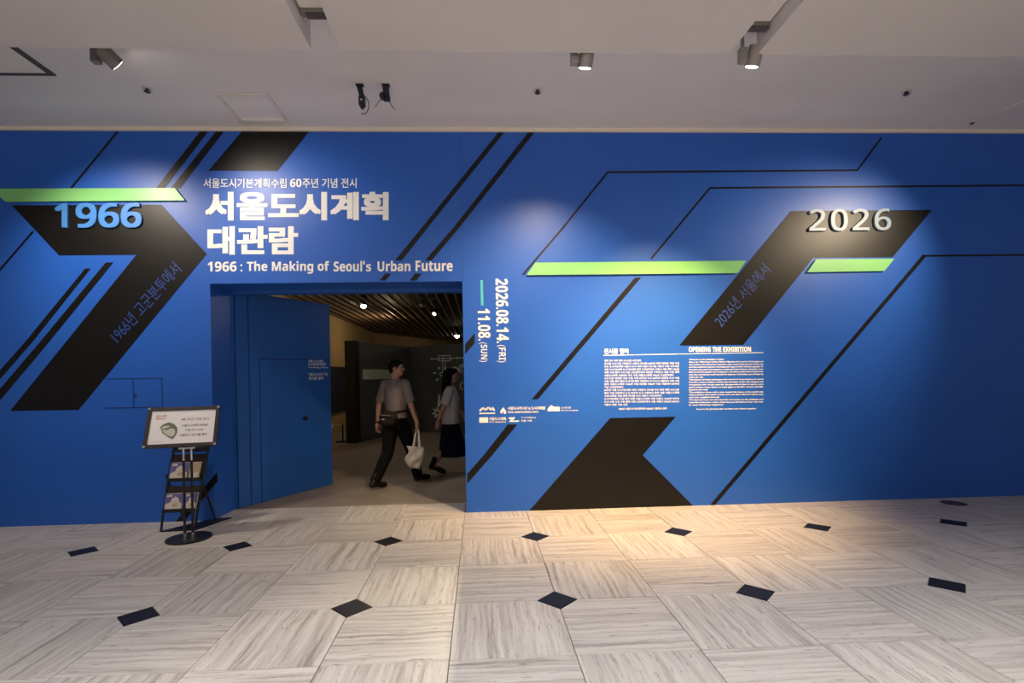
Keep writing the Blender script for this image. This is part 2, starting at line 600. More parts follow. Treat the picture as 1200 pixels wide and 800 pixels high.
# ---- doorway: inner frame, swung leaf
IZ = 1.5 + (443 - 344.5) / F_PX * (WALL_Y + WALL_T + 0.04)
frame = MB().box((DX0 - 0.25, WALL_Y + WALL_T, IZ), (DX1 + 0.3, WALL_Y + WALL_T + 0.12, DZ + 0.35)) \
    .box((DX0 - 0.25, WALL_Y + WALL_T, 0), (DX0 + 0.015, WALL_Y + WALL_T + 0.12, IZ)) \
    .build('door_1', M['blue_leaf'], kind='structure')
pa = on_floor(280.5, 595.5)
pb = on_floor(390, 567)
dv = (pb - pa).normalized()
dn = Vector((dv.y, -dv.x, 0))            # towards the lobby
LEAF_Z = 2.56
Lw = (pb - pa).length
leaf = MB().prism([pa, pb, pb - dn * 0.10, pa - dn * 0.10], (0, 0, LEAF_Z)).build('door_leaf', M['blue_leaf'], frame, bevel=0.003)


def lp(u, z, off=0.0):
    return pa + dv * u + dn * off + Vector((0, 0, z))


def leaf_uv(px, py):
    d = ray(px, py)
    t = (pa - EYE_V).dot(dn) / d.dot(dn)
    p = EYE_V + d * t
    return ((p - pa).dot(dv), p.z)


jb = MB()
w0 = leaf_uv(304, 420)
w1 = leaf_uv(384, 418)
w0b = leaf_uv(308, 585)
jb.ribbon([lp(w0[0], 0.0, .001), lp(w0[0], w0[1], .001)], 0.012, dn, 0.002)
jb.ribbon([lp(w0[0], w0[1], .001), lp(Lw - 0.02, w0[1], .001)], 0.012, dn, 0.002)
w2 = leaf_uv(293, 500)
jb.ribbon([lp(w2[0], 0.0, .001), lp(w2[0], LEAF_Z, .001)], 0.014, dn, 0.002)
jb.build('wicket_joint', M['groove'], leaf, label='dark joint lines of a flush small door')
ku = leaf_uv(357, 490)
MB().tube([lp(ku[0], ku[1], 0.0), lp(ku[0], ku[1], 0.03)], 0.028, 14).build('door_knob', M['steel_black'], leaf, smooth=True, label='small black round knob')
tb = MB()
door_lines = [('서울 도시계획', 361, 378.5, 421, 424.3, 0.02), ('도시기본계획 대관람', 361, 381.5, 424.6, 428.2, 0.02), ('The Making of Seoul', 361, 384, 429.4, 431.6, 0.02),
              ('서울도시 60주년 기념', 361.5, 383.5, 436.6, 440.4, 0.02), ('전시를 열며', 361.5, 378.5, 441.2, 445.2, 0.02)]
for t, x0, x1, y0, y1, bd in door_lines:
    a, b = leaf_uv(x0, y1), leaf_uv(x1, y1)
    c = leaf_uv(x0, y0)
    letters(tb, t, lp(a[0], a[1]), lp(min(b[0], Lw - .02), a[1]), lp(a[0], c[1]), dn, bd, lift=0.002)
tb.build('leaf_lettering', M['white'], leaf, label='five short lines of small white lettering')

# ---- gallery behind
GZ = 3.3
GX0 = on_floor(437.7, 390, GZ).x
g_back_l = on_floor(437.7, 390, GZ)
g_back_r = on_floor(545, 402.5, GZ)
gy = WALL_Y + WALL_T
MB().prism([(-5.2, gy, -0.1), (4.5, gy, -0.1), (4.5, 36, -0.1), (-5.2, 36, -0.1)], (0, 0, 0.0985)).build('gallery_floor', M['gfloor'], kind='structure')
MB().box((GX0 - 0.15, gy + 0.1, 0), (GX0, g_back_l.y, GZ + 0.5)).build('wall_left', M['tan'], kind='structure')
bd_ = (g_back_r - g_back_l); bd_.z = 0; bd_.normalize()
bl = Vector((g_back_l.x, g_back_l.y, 0)); br = bl + bd_ * 13.0
bn = Vector((-bd_.y, bd_.x, 0))
MB().prism([bl, br, br + bn * 0.15, bl + bn * 0.15], (0, 0, GZ + 0.5)).build('wall_back', M['tan'], kind='structure')
MB().box((4.4, gy + 0.05, 0), (4.55, 36, GZ + 0.5)).build('wall_right', M['char'], kind='structure')
gceil = MB().box((-5.2, gy + 0.05, GZ + 0.35), (4.55, 36, GZ + 0.45)).build('gallery_ceiling', M['blk'], kind='structure')
slat_me = MB().box((-0.0125, gy + 0.15, 0), (0.0125, 24.5, 0.07)).mesh('ceiling_slat')
slat_me.materials.append(M['slat'])
x_ = GX0 + 0.10
while x_ < 2.4:
    o = link('ceiling_slat', slat_me, None, gceil)
    o.location = (x_, 0, GZ)
    x_ += 0.21
# partition with two faces
A = on_floor(422.5, 518); Bp = on_floor(483, 504.5); Cp = on_floor(560, 509)
A.z = Bp.z = Cp.z = 0
Cp = Cp + (Cp - Bp).normalized() * 2.5
PH = 2.36
n1 = Vector((-(Bp - A).y, (Bp - A).x, 0)).normalized() * 0.25
n2 = Vector((-(Cp - Bp).y, (Cp - Bp).x, 0)).normalized() * 0.25
part = MB().prism([A, Bp, Cp, Cp + n2, Bp + (n1 + n2) * 0.5, A + n1 + (A - Bp).normalized() * 0.08], (0, 0, PH)) \
    .build('partition', M['char'], kind='structure')
eA = A + (A - Bp).normalized() * 0.20
MB().prism([A + (A - Bp).normalized() * .002 - n1 * .04, eA - n1 * .04, eA + n1, A + (A - Bp).normalized() * .002 + n1], (0, 0, PH + 0.02)).build('end_panel', M['blk'], part, label='matt black end face of the partition')


def pl_uv(P, Q, px, py):
    d = ray(px, py)
    t = (Q - P); t.z = 0; t.normalize()
    n = Vector((t.y, -t.x, 0))
    s = (P - EYE_V).dot(n) / d.dot(n)
    return EYE_V + d * s, n


def on_A(px, py, off=0.006):
    p, n = pl_uv(A, Bp, px, py)
    return p + n * off


def on_C(px, py, off=0.006):
    p, n = pl_uv(Bp, Cp, px, py)
    return p + n * off


nA = pl_uv(A, Bp, 450, 450)[1]
nC = pl_uv(Bp, Cp, 520, 450)[1]
plate = MB().prism([on_A(425, 444.5, 0.002), on_A(459, 443.5, 0.002), on_A(459, 433.3, 0.002), on_A(425, 432.6, 0.002)], nA * 0.02) \
    .build('caption_plate', M['platepale'], part, label='pale caption plate with three lines of lettering')
cb = MB()
for k, (t, x0, x1) in enumerate((('서울도시계획', 434, 452), ('서울도시기본계획수립 60주년', 428, 457), ('1966년 서울에서', 432, 454))):
    y1 = 436.6 + k * 3.0
    letters(cb, t, on_A(x0, y1, 0), on_A(x1, y1 - .1, 0), on_A(x0, y1 - 1.9, 0), nA, 0.0, lift=0.0235)
cb.build('plate_lettering', M['ink'], plate)
# machine diagram in white line work
dg_ = MB()


def cl(pts, w, mb=dg_):
    mb.ribbon([on_C(x, y, 0.002) for x, y in pts], w, nC, 0.004)


def dot(x, y, rx, ry, a, mb=dg_, n=10):
    pts = []
    for k in range(n):
        t = 2 * PI * k / n
        u, v = rx * math.cos(t), ry * math.sin(t)
        pts.append(on_C(x + u * math.cos(a) - v * math.sin(a), y + u * math.sin(a) + v * math.cos(a), 0.002))
    mb.prism(pts, nC * 0.004)


def ring(x, y, r, w, a0=0, a1=2 * PI, n=18, mb=dg_):
    cl([(x + r * math.cos(a0 + (a1 - a0) * k / n), y + r * math.sin(a0 + (a1 - a0) * k / n)) for k in range(n + 1)], w, mb)


cl([(505, 420.5), (545, 419)], 0.022)
cl([(514, 416.5), (528, 416.5), (528, 422.5), (514, 422.8), (514, 416.5)], 0.02)
cl([(519, 417), (519, 422)], 0.02)
dot(506, 420.5, 1.6, 1.0, 0)
dot(536, 419.3, 1.8, 1.0, 0)
cl([(519, 423), (518.6, 436)], 0.016)
cl([(521.5, 423), (521, 436)], 0.016)
ring(517.5, 438.3, 2.0, 0.02)
for x, y, a in ((514.5, 431, 1.1), (522, 431.5, -1.1), (509.5, 437, 0.1), (524, 439.3, 0), (512.3, 444.8, -1.0), (520, 445.5, 1.0)):
    dot(x, y, 1.8, 1.0, a)
ring(533, 435, 4.6, 0.03, PI, 2 * PI)
ring(533, 435, 2.6, 0.02, PI, 2 * PI)
ring(543, 432, 5.0, 0.03, PI * .6, PI * 1.5)
ring(543, 432, 2.5, 0.02, PI * .6, PI * 1.5)
ring(544, 452, 4.5, 0.03, PI * .6, PI * 1.4)
dg_.build('machine_diagram', M['chalk_dim'], part, label='thin pale line drawing of machine wheels and pipes')
fl = MB()
for k in range(7):
    a = k * 2 * PI / 7 + .3
    dot(512.5 + 3.6 * math.cos(a), 483.5 + 4.4 * math.sin(a), 2.6, 1.2, math.atan2(1.2 * math.sin(a), math.cos(a)), fl)
fl.prism([on_C(512.8, 476, .002), on_C(516, 476, .002), on_C(515.4, 462, .002), on_C(514, 462, .002)], nC * 0.004)
fl.build('flower_print', M['chalk'], part, label='pale blue white flower print with a tapering stem')

# ================================================================== WALL GRAPHICS (parts of the wall)
LIFT = 0.0025


def band(pts, name='black_band', m='black', thick=LIFT, off=0.0002, label=None, mb=None):
    q = [wp(x, y, off) for x, y in pts]
    if mb is not None:
        return mb.prism(q, Vector(NW) * thick)
    o = MB().prism(q, Vector(NW) * thick).build(name, M[m], wall)
    if label:
        o['label'] = label
    return o


def line(pts, w_px, label=None):
    w = w_px / F_PX * WALL_Y
    mb = MB().ribbon([wp(x, y, 0.0002) for x, y in pts], w, NW, LIFT)
    for p in pts[1:-1]:
        mb.tube([wp(*p, 0.0002), wp(*p, 0.0002 + LIFT)], w / 2, 10)
    return mb.build('black_line', M['black'], wall)


TOPY = 152.2
line([(139.5, TOPY), (83, 221)], 2.2)
line([(39, 271), (-12, 330)], 2.2)
band([(236, TOPY), (245.5, TOPY), (192.5, 221), (182.5, 221)])
band([(254.5, TOPY), (264, TOPY), (211, 221), (200, 221)])
band([(285, TOPY), (364, TOPY), (325.3, 200.3), (244.3, 200)])
band([(14, 240.6), (189.5, 239.8), (242.2, 297.6), (92.3, 480), (12, 481.2), (160, 298.4), (69.3, 299.2)], 'black_arrow', label='large black arrow bent to the right under the years 1966')
band([(100, 314.6), (106.5, 314.4), (38.5, 400), (-25, 473), (-25, 462), (30, 400)])
band([(124, 307.6), (133, 307.3), (58, 400), (-25, 499), (-25, 485), (47.5, 400)])
band([(586, 152.6), (593, 152.6), (501, 267), (471, 305), (463, 305), (494, 267)])
band([(451.5, 320.5), (458.5, 320.5), (452, 328.6), (444.8, 328.6)])
band([(621, 152.6), (628.5, 152.6), (538, 267), (506, 305), (498, 305), (531, 267)])
band([(486, 320.5), (494, 320.5), (488, 328.6), (480.2, 328.6)])
band([(545, 403.5), (556.2, 390), (556.2, 402), (545, 415)])
band([(744, 325.3), (751.3, 325.1), (630.3, 467.6), (623, 467.8)])
band([(595, 497.2), (606.3, 497), (577, 533), (547.6, 566.5), (547.6, 555), (567, 533)])
band([(254.5, 553), (255, 564), (216, 610), (206, 611)])
line([(612.5, 322), (660, 266.5), (712, 201.8), (1004.5, 199.4), (1033, 161)], 2.2)
line([(763, 303), (832, 220.2), (1215, 217)], 2.2)
line([(834.5, 592), (1083, 299.6)], 4.6)
line([(1082, 299.8), (1215, 298.4)], 2.2)
band([(926.5, 247.3), (1092, 245.8), (1046, 301.2), (953, 301.9), (871.2, 403.8), (796, 404.6)], 'black_arrow', label='large black bent arm under the pale years 2026')
band([(715, 489.6), (791.8, 488), (753, 533), (812.5, 592.6), (620, 598.3)], 'black_arrow', label='large black notched shape standing on the floor line')
# raised green bars
band([(-8, 222), (206.5, 221.2), (218, 235.6), (8.5, 237)], 'green_bar', 'green', 0.022, 0.003, 'long pale green raised bar above the years 1966')
band([(627, 308.2), (873, 305.9), (863.3, 320.3), (617, 322.6)], 'green_bar', 'green', 0.022, 0.003, 'longest pale green raised bar right of the doorway')
band([(955, 304.4), (1046.2, 303.6), (1034.5, 317.8), (944.3, 319.3)], 'green_bar', 'green', 0.022, 0.003, 'short pale green raised bar under the years 2026')
band([(562.8, 328.2), (565.8, 328.2), (566.6, 357.8), (563.6, 357.8)], 'date_dash', 'teal', 0.003, label='thin teal dash between the two dates')


def wtext(name, m, items, label=None, off=LIFT + 0.0005, thick=0.0, bold=0.02):
    mb = MB()
    for it in items:
        t, p00, p10, p01 = it[:4]
        bd = it[4] if len(it) > 4 else bold
        sp_ = it[5] if len(it) > 5 else 1.0
        letters(mb, t, wp(*p00), wp(*p10), wp(*p01), NW, bd, thick=thick, lift=off, space=sp_)
    o = mb.build(name, M[m], wall)
    if label:
        o['label'] = label
    return o


def hbox(t, x0, x1, y0, y1, bold=0.02, sl=0.0):
    """horizontal text: sl = slope of the baseline in the picture"""
    return (t, (x0, y1), (x1, y1 + sl * (x1 - x0)), (x0, y0), bold)


B_ = bold_latin
wtext('year_numerals', 'skyblue', [hbox(sans_digits('1966'), 66, 167.5, 238.5, 267.5, 0.030, -0.004)], 'raised sky blue year numerals', thick=0.02)
wtext('year_numerals', 'paleblue', [hbox(sans_digits('2026'), 946.5, 1042, 246, 271.5, 0.012, -0.012) + (1.14,)], 'raised pale blue year numerals', thick=0.025)
wtext('subtitle_lettering', 'white', [hbox('서울도시기본계획수립', 238.5, 336, 209, 220.3, 0.018), hbox(B_('60'), 340, 353.5, 209.5, 219.4, 0.01), hbox('주년 기념 전시', 354.5, 418, 208.8, 220.2, 0.018)], 'small white lettering above the title')
wtext('title_lettering', 'white', [hbox('서울도시계획', 240.5, 455.5, 224.6, 258.5, 0.045, -0.002), hbox('대관람', 243.2, 349.5, 265, 298.6, 0.045, -0.002)], 'large bold white two line title')
wtext('english_title', 'white', [hbox(B_("1966"), 243.5, 277.5, 306.5, 318.3, 0.012, -0.003), hbox(B_(':'), 282, 284.2, 309.5, 318.2, 0.012),
                                 hbox(B_("The Making of"), 289.5, 386, 306, 321, 0.012, -0.003), hbox(B_("Seoul"), 391, 424.5, 305.7, 318.2, 0.012, -0.003), hbox("'", 425.6, 427.6, 305.7, 310, 0.03),
                                 hbox(B_("s"), 429, 435, 309.4, 318, 0.012), hbox(B_("Urban"), 442.5, 481, 305.6, 318, 0.012, -0.003), hbox(B_("Future"), 487, 530.5, 305.4, 317.8, 0.012, -0.003)], 'white English title line over the doorway')


def vbox(t, x0, x1, y0, y1, bold=0.015, lean=0.0):
    """text turned a quarter clockwise: reads downwards, baseline on the left"""
    return (t, (x0, y0), (x0 + lean, y1), (x1, y0), bold)


wtext('date_lettering', 'white', [vbox(B_('2026.08.14.'), 580.4, 595, 326.4, 402, 0.012, 1.5), vbox(B_('(FRI)'), 581.8, 592.5, 404, 424.5, -0.01, .4),
                                  vbox(B_('11.08.'), 559.6, 574.2, 361.5, 399, 0.012, .8), vbox(B_('(SUN)'), 561, 571, 401, 424, -0.01, .4)], 'white dates turned to read downwards')
# slanted captions on the arrows
wtext('slanted_lettering', 'violet', [('1966년 고군분투에서', (139.5, 403), (214, 317.5), (127.5, 391), 0.0)], 'dim blue slanted caption')
wtext('slanted_lettering', 'violet', [('2026년 서울에서', (846, 384.5), (904, 318), (835, 374), 0.0)], 'dim blue slanted caption')

# introduction panel
wtext('panel_heading', 'white', [hbox('전시를 열며', 707.8, 736.2, 408.2, 414.6, 0.03, -0.004)], 'white heading over the Korean text')
wtext('panel_heading', 'white', [hbox(B_('OPENING THE EXHIBITION'), 807, 880, 406.5, 412.4, 0.02, -0.006)], 'white heading over the English text')
band([(707, 415.9), (894.5, 412.6), (894.5, 413.3), (707, 416.6)], 'heading_rule', 'white', 0.0015)
words = ['서울', '도시기본계획', '수립', '60주년', '기념', '전시를', '열며', '고군분투에서', '서울도시계획', '대관람', '1966년', '2026년', '도시', '서울에서', '계획', '기획전시', '수도서울', '주도', '시대', '서울시']
rk_ = random.Random(11)
ko = []
for k in range(16):
    ln = ''
    while len(ln) < {0: 22, 5: 36, 9: 9, 12: 30, 15: 12}.get(k, 39):
        ln += rk_.choice(words) + ' '
    ko.append(ln.strip())
ends = {0: 751, 5: 789, 9: 730, 12: 775, 15: 735}
items = []
for k, t in enumerate(ko):
    y = 421.3 + k * 3.44
    sl = -0.006
    items.append(hbox(t, 708, ends.get(k, 795.7), y, y + 2.5, 0.02, sl))
items.append(hbox('1966년 서울도시기본계획에서 2026년 서울에서 열며', 725, 781, 477.6, 480.2, 0.02, -0.01))
wtext('panel_text', 'white', items, 'block of small white Korean text')
en = ['Welcome to the exhibition of plans', 'Since the 1966 Seoul Urban Master Plan the first record of the planned', 'city of Seoul the plans have charted a path toward the growth of the city',
      'and this exhibition gathers drawings and maps models and photographs of', 'the past sixty years showing how roads and rivers homes and parks were', 'laid out by the people who imagined a city they would live in tomorrow',
      'and who carried the work forward in seasons of hardship and of hope to', 'make the city', 'The history of urban planning is the record of many hands and voices',
      'It is also a story of plans revised and rewritten as the city changed and', 'of questions that remain open for the generations that are yet to come', 'and it invites every visitor to look again at familiar streets and hills',
      'beyond the wall', 'The exhibition closes with a view toward the future of the capital city', 'where citizens draw plans of their own and share ideas for better days', 'and the neighborhoods',
      'We thank all those who lent materials and support to the exhibition and', 'hope that it becomes a place where the past and future of our city meet', 'in one drawing together']
ends = {0: 848, 7: 824, 12: 829, 15: 843, 18: 848}
items = []
for k, t in enumerate(en):
    y = 420.3 + k * 2.95
    items.append(hbox(t, 807.3, ends.get(k, 894.3), y, y + 2.15, 0.03, -0.008))
items.append(hbox('Seoul is the greatest plan we have ever drawn together', 816, 886, 478.2, 480.6, 0.02, -0.01))
wtext('panel_text', 'white', items, 'block of small white English text')

# emblems and sponsor lines
em = MB()
zig = [(562, 481.5), (566, 477.6), (569, 480.2), (572.5, 477), (575.5, 480.4), (577, 477.2), (579.5, 481)]
em.ribbon([wp(x, y, .0002) for x, y in zig], 0.02, NW, LIFT)
em.prism([wp(561.6, 483.6, .0002), wp(580.2, 483.3, .0002), wp(580.2, 484.7, .0002), wp(561.6, 485, .0002)], Vector(NW) * LIFT)
em.build('wave_emblem', M['white'], wall, label='white zigzag mountain emblem over a bar')
em = MB()
em.prism([wp(x, y, .0002) for x, y in ((589.8, 477), (593, 481.5), (593.3, 484.3), (590.6, 485), (590, 481.2), (588, 484.6), (586, 483.4), (586.6, 481))], Vector(NW) * LIFT)
em.build('drop_emblem', M['white'], wall, label='small white drop shaped emblem')
em = MB()
em.prism([wp(x, y, .0002) for x, y in ((641.5, 481.6), (642, 478.5), (645.8, 474.4), (649, 476.4), (656, 476.6), (656, 481.6))], Vector(NW) * LIFT)
em.build('roof_emblem', M['white'], wall, label='solid white roof shaped emblem')
em = MB()
em.prism([wp(x, y, .0002) for x, y in ((561.6, 489), (572, 488.8), (572, 495), (561.6, 495.2))], Vector(NW) * LIFT)
em.prism([wp(x, y, .0002) for x, y in ((596, 489), (603.5, 488.4), (603, 490.4), (600, 492.6), (608.3, 492.4), (608, 494), (596.2, 494.2), (599.6, 490.6), (596.2, 490.8))], Vector(NW) * LIFT)
em.build('block_emblem', M['white'], wall, label='solid white block emblem and angular emblem')
wtext('sponsor_lettering', 'white', [hbox('서울도시전시관 & 도시계획람', 595, 639, 476.4, 480.3, 0.035, -0.01), hbox('SEOUL URBAN PLANNING OFFICE', 595, 631, 481.6, 484, 0.03, -0.01),
                                     hbox('도시전시관', 658, 669, 476.2, 478.8, 0.02), hbox('SEOUL HALL OF URBANISM', 657.6, 677.6, 480, 481.3, 0.03),
                                     hbox('서울도시계획', 573, 593, 488.6, 492.5, 0.04), hbox('SEOUL URBAN SPACE', 573, 593, 493.4, 495, 0.03),
                                     hbox('도시기획전시', 610.5, 627.6, 488.2, 490, 0.03), hbox('서울 기획', 610.5, 623, 491.6, 494, 0.03)], 'rows of small white sponsor lettering')

# painted-over service hatch and panel joint
sh = MB()
for a, b in (((124, 443.8), (190, 443.2)), ((156, 443.8), (156.8, 477)), ((189.5, 443.2), (190.5, 476.5)), ((121, 478), (191, 477))):
    sh.ribbon([wp(*a, 0.0002), wp(*b, 0.0002)], 0.009, NW, 0.002)
sh.build('service_hatch', M['groove'], wall, label='faint joint lines of a painted over double hatch')
MB().box((wxz(158.5, 462)[0] - .012, WALL_Y - 0.01, wxz(158.5, 465)[1]), (wxz(158.5, 462)[0] + .012, WALL_Y - .0002, wxz(158.5, 461.5)[1])).build('hatch_catch', M['groove'], wall)
xj = wxz(541, 240)[0]
MB().box((xj - 0.004, WALL_Y - 0.002, DZ), (xj + 0.004, WALL_Y - .0002, CEIL_Z - 0.04)).build('panel_joint', M['blue_leaf'], wall, label='fine vertical joint above the door corner')

# bronze cover on the floor by the wall
fc = on_floor(1117.5, 589.5)
o = MB().disc((fc.x, fc.y, 0.001), 0.115, 0.004, 28).build('floor_socket', M['brass'], label='round dark bronze socket cover in the floor by the wall', category='floor socket')


# ================================================================== CEILING FITTINGS
def spot_lamp(px, py, dep, label, aim, power, col, body='lampbody', stem_to=CEIL_Z, lit=True, bracket=-1, size=75, track=False):
    c = at_depth(px, py, dep)
    t = thing('spotlight', label, 'spotlight', c, 0, 'ceiling spotlights washing the blue wall')
    ax = Vector(aim).normalized()
    hb = MB().tube([-ax * 0.075, ax * 0.055, ax * 0.062], 0.058, 24)
    hb.build('housing', M[body], t, smooth=True)
    rim = MB().tube([ax * 0.058, ax * 0.072], 0.060, 24).build('rim', M[body], t, smooth=True)
    if lit:
        MB().tube([ax * 0.0725, ax * 0.076], 0.046, 24).build('lens', M['lens'], t, label='glowing white lens')
    else:
        MB().tube([ax * 0.0725, ax * 0.076], 0.046, 24).build('lens', M['gap'], t)
    bx = bracket * 0.095
    MB().box((bx - 0.03, -0.03, -0.055), (bx + 0.03, 0.03, 0.06)).build('bracket', M[body], t, bevel=0.004)
    MB().tube([(bx, 0, 0), (0, 0, 0)], 0.014, 10).build('pivot', M['lampdark'], t, smooth=True)
    MB().tube([(bx, 0, 0.06), (bx, 0, stem_to - c.z)], 0.014, 10).build('stem', M[body], t, smooth=True)
    if power:
        d = bpy.data.lights.new('spotlight_beam', 'SPOT')
        d.energy = power
        d.color = col
        d.spot_size = math.radians(size)
        d.spot_blend = 1.0
        d.shadow_soft_size = 0.045
        lo = bpy.data.objects.new('spotlight_beam', d)
        COL.objects.link(lo)
        lo.parent = t
        lo.location = ax * 0.09
        lo.rotation_euler = (-ax).to_track_quat('Z', 'Y').to_euler()
    return t


SD = (EDGE_Y + 0.12)
WARM = (1.0, 0.64, 0.30)
MID = (1.0, 0.87, 0.72)
spot_lamp(687, 67.5, SD, 'lit grey spotlight at the panel edge, alone above the dates', (-0.10, 0.46, -1), SPOT_POWER['mid'], (1.0, 0.76, 0.50), size=100)
spot_lamp(884, 66.0, SD + .02, 'lit grey spotlight hanging at the end of the ceiling slot', (-0.12, 0.44, -1), SPOT_POWER['right'], WARM, size=74)
spot_lamp(127, 66.0, SD, 'dark grey spotlight tilted sideways towards the title, beside the recessed panel', (0.66, 1.10, -0.72), SPOT_POWER['left'], MID, 'lampdark', size=72)


def hidden_spot(px, py, dep, aim, power, col, size=75):
    """lamps of the same row just beyond the frame"""
    d = bpy.data.lights.new('spotlight_beam', 'SPOT')
    d.energy, d.color, d.spot_size, d.spot_blend, d.shadow_soft_size = power, col, math.radians(size), 1.0, 0.09
    o = bpy.data.objects.new('spotlight_beam', d)
    COL.objects.link(o)
    o.location = at_depth(px, py, dep)
    o.rotation_euler = (-Vector(aim).normalized()).to_track_quat('Z', 'Y').to_euler()


hidden_spot(1345, 104, SD, (-1.4, 1.6, -1.2), SPOT_POWER['far_right'], (1.0, 0.80, 0.55), 78)
hidden_spot(-50, 76, SD, (0.5, 1.3, -1.9), SPOT_POWER['far_left'], MID, 100)

# tracks inside the two slots
for (a, b, ys, lab) in ((s1a, s1b, 0.28, 'white lighting track ending inside the left ceiling slot'), (s2a, s2b, 0.20, 'grey lighting track ending inside the right ceiling slot')):
    xm = (a + b) / 2
    t = thing('lighting_track', lab, 'lighting track', (xm, EDGE_Y, CEIL_Z))
    w_ = (b - a) / 2 - 0.012
    MB().box((-w_, -4.0, -0.10), (w_, -ys, -0.001)).build('rail', M['ceil'], t)
    MB().box((-w_, -ys, -0.125), (w_, -ys + 0.07, -0.001)).build('end_cap', M['lampdark'], t, bevel=0.003, label='dark grey end cap')
    MB().box((-w_ * .6, -ys + .01, -0.142), (w_, -ys + 0.06, -0.126)).build('end_clip', M['gap'], t)


# two black devices with cables
def device(px, py0, label, kind):
    p = on_floor(px, py0, CEIL_Z)
    t = thing('ceiling_sensor', label, 'sensor', p, 0, 'pair of black sensors under the ceiling')
    t.scale = (0.66, 0.66, 0.66)
    MB().box((-0.055, -0.03, -0.012), (0.055, 0.05, -0.0005)).build('mounting_plate', M['steel_black'], t, bevel=0.003)
    if kind == 0:
        MB().prism([(-0.045, -0.02, -0.012), (0.03, -0.02, -0.012), (0.065, -0.03, -0.19), (0.0, -0.03, -0.19)], (0, 0.04, 0)).build('arm', M['steel_black'], t, bevel=0.003)
        MB().box((-0.01, -0.06, -0.31), (0.075, 0.03, -0.18)).box((0.01, -0.05, -0.345), (0.055, 0.02, -0.31)).build('sensor_body', M['steel_black'], t, bevel=0.006)
        MB().disc((0.032, -0.066, -0.245), 0.014, 0.006, 14, Vector((0, 1, 0))).build('sensor_window', M['chrome'], t, label='small bright window')
        pts = [(0.05, -0.02, -0.15)] + [(0.05 + 0.075 * math.sin(a), -0.02, -0.29 + 0.125 * math.cos(a) - .01) for a in [0.4 + 0.32 * k for k in range(11)]]
        MB().tube(pts, 0.006, 6).build('cable', M['steel_black'], t, smooth=True, label='looped black cable')
    else:
        MB().prism([(-0.045, -0.02, -0.012), (0.04, -0.02, -0.012), (0.055, -0.03, -0.20), (-0.03, -0.03, -0.20)], (0, 0.04, 0)).build('arm', M['steel_black'], t, bevel=0.003)
        MB().disc((-0.035, -0.05, -0.175), 0.05, 0.06, 18, Vector((0, 1, 0))).box((-0.03, -0.05, -0.235), (0.06, 0.02, -0.17)).build('sensor_body', M['steel_black'], t, bevel=0.004)
        MB().tube([(-0.06, -0.02, -0.20), (-0.155, -0.02, -0.335)], 0.005, 6).build('antenna', M['steel_black'], t)
        MB().tube([(0.03, -0.02, -0.23), (0.125, -0.02, -0.365)], 0.005, 6).build('antenna', M['steel_black'], t)


device(421.5, 99, 'black ceiling sensor with a looped cable, left of the pair', 0)
device(452, 99, 'black ceiling sensor with two spread thin antennas', 1)

# sprinkler heads
for px, py, lab in ((172.5, 103.5, 'small sprinkler head in ceiling between dark spotlight and access hatch'), (630, 105, 'small sprinkler head in ceiling below the lit spotlight over the dates'),
                    (1062, 107, 'small sprinkler head in ceiling near the far right corner')):
    p = on_floor(px, py, CEIL_Z)
    t = thing('sprinkler_head', lab, 'sprinkler', p, 0, 'sprinkler heads in the ceiling strip')
    MB().disc((0, 0, -0.006), 0.045, 0.0055, 24).build('escutcheon', M['ceilpanel'], t)
    MB().tube([(0, 0, -0.006), (0, 0, -0.03)], 0.016, 12).tube([(0, 0, -0.034), (0, 0, -0.03)], 0.028, 12).build('nozzle', M['brass'], t, label='dark nozzle')

# ================================================================== SIGN STAND
sb = on_floor(221.5, 631)
st = thing('sign_stand', 'black pole sign stand with framed white poster left of the doorway', 'sign stand', (sb.x, sb.y, 0.003), math.radians(12))
MB().disc((0, 0, 0), 0.195, 0.012, 48).build('base', M['steel_black'], st, smooth=True)
for s in (-1, 1):
    p = MB().tube([(s * 0.034, 0, 0.012), (s * 0.034, 0.0, 0.745)], 0.0115, 12).build('pole', M['steel_black'], st, smooth=True)
    MB().tube([(s * 0.034, 0, 0.012), (s * 0.034, 0, 0.055)], 0.019, 14).build('socket', M['chrome'], p, smooth=True, label='chrome socket')
    MB().tube([(s * 0.034, 0, 0.745), (s * 0.034, 0, 0.875)], 0.0115, 12).build('pole_top', M['chrome'], p, smooth=True, label='bright chrome top of the pole')
MB().box((-0.07, -0.02, 0.855), (0.07, 0.02, 0.875)).build('clamp', M['chrome'], st, bevel=0.003)
FW, FH, TH = 0.625, 0.405, math.radians(24)
up = Vector((0, math.sin(TH), math.cos(TH)))
fn = Vector((0, -math.cos(TH), math.sin(TH)))
fc0 = Vector((-0.055, -0.02, 0.876))


def fp(u, v, off=0.0):
    return fc0 + Vector((u - FW / 2, 0, 0)) + up * v + fn * off


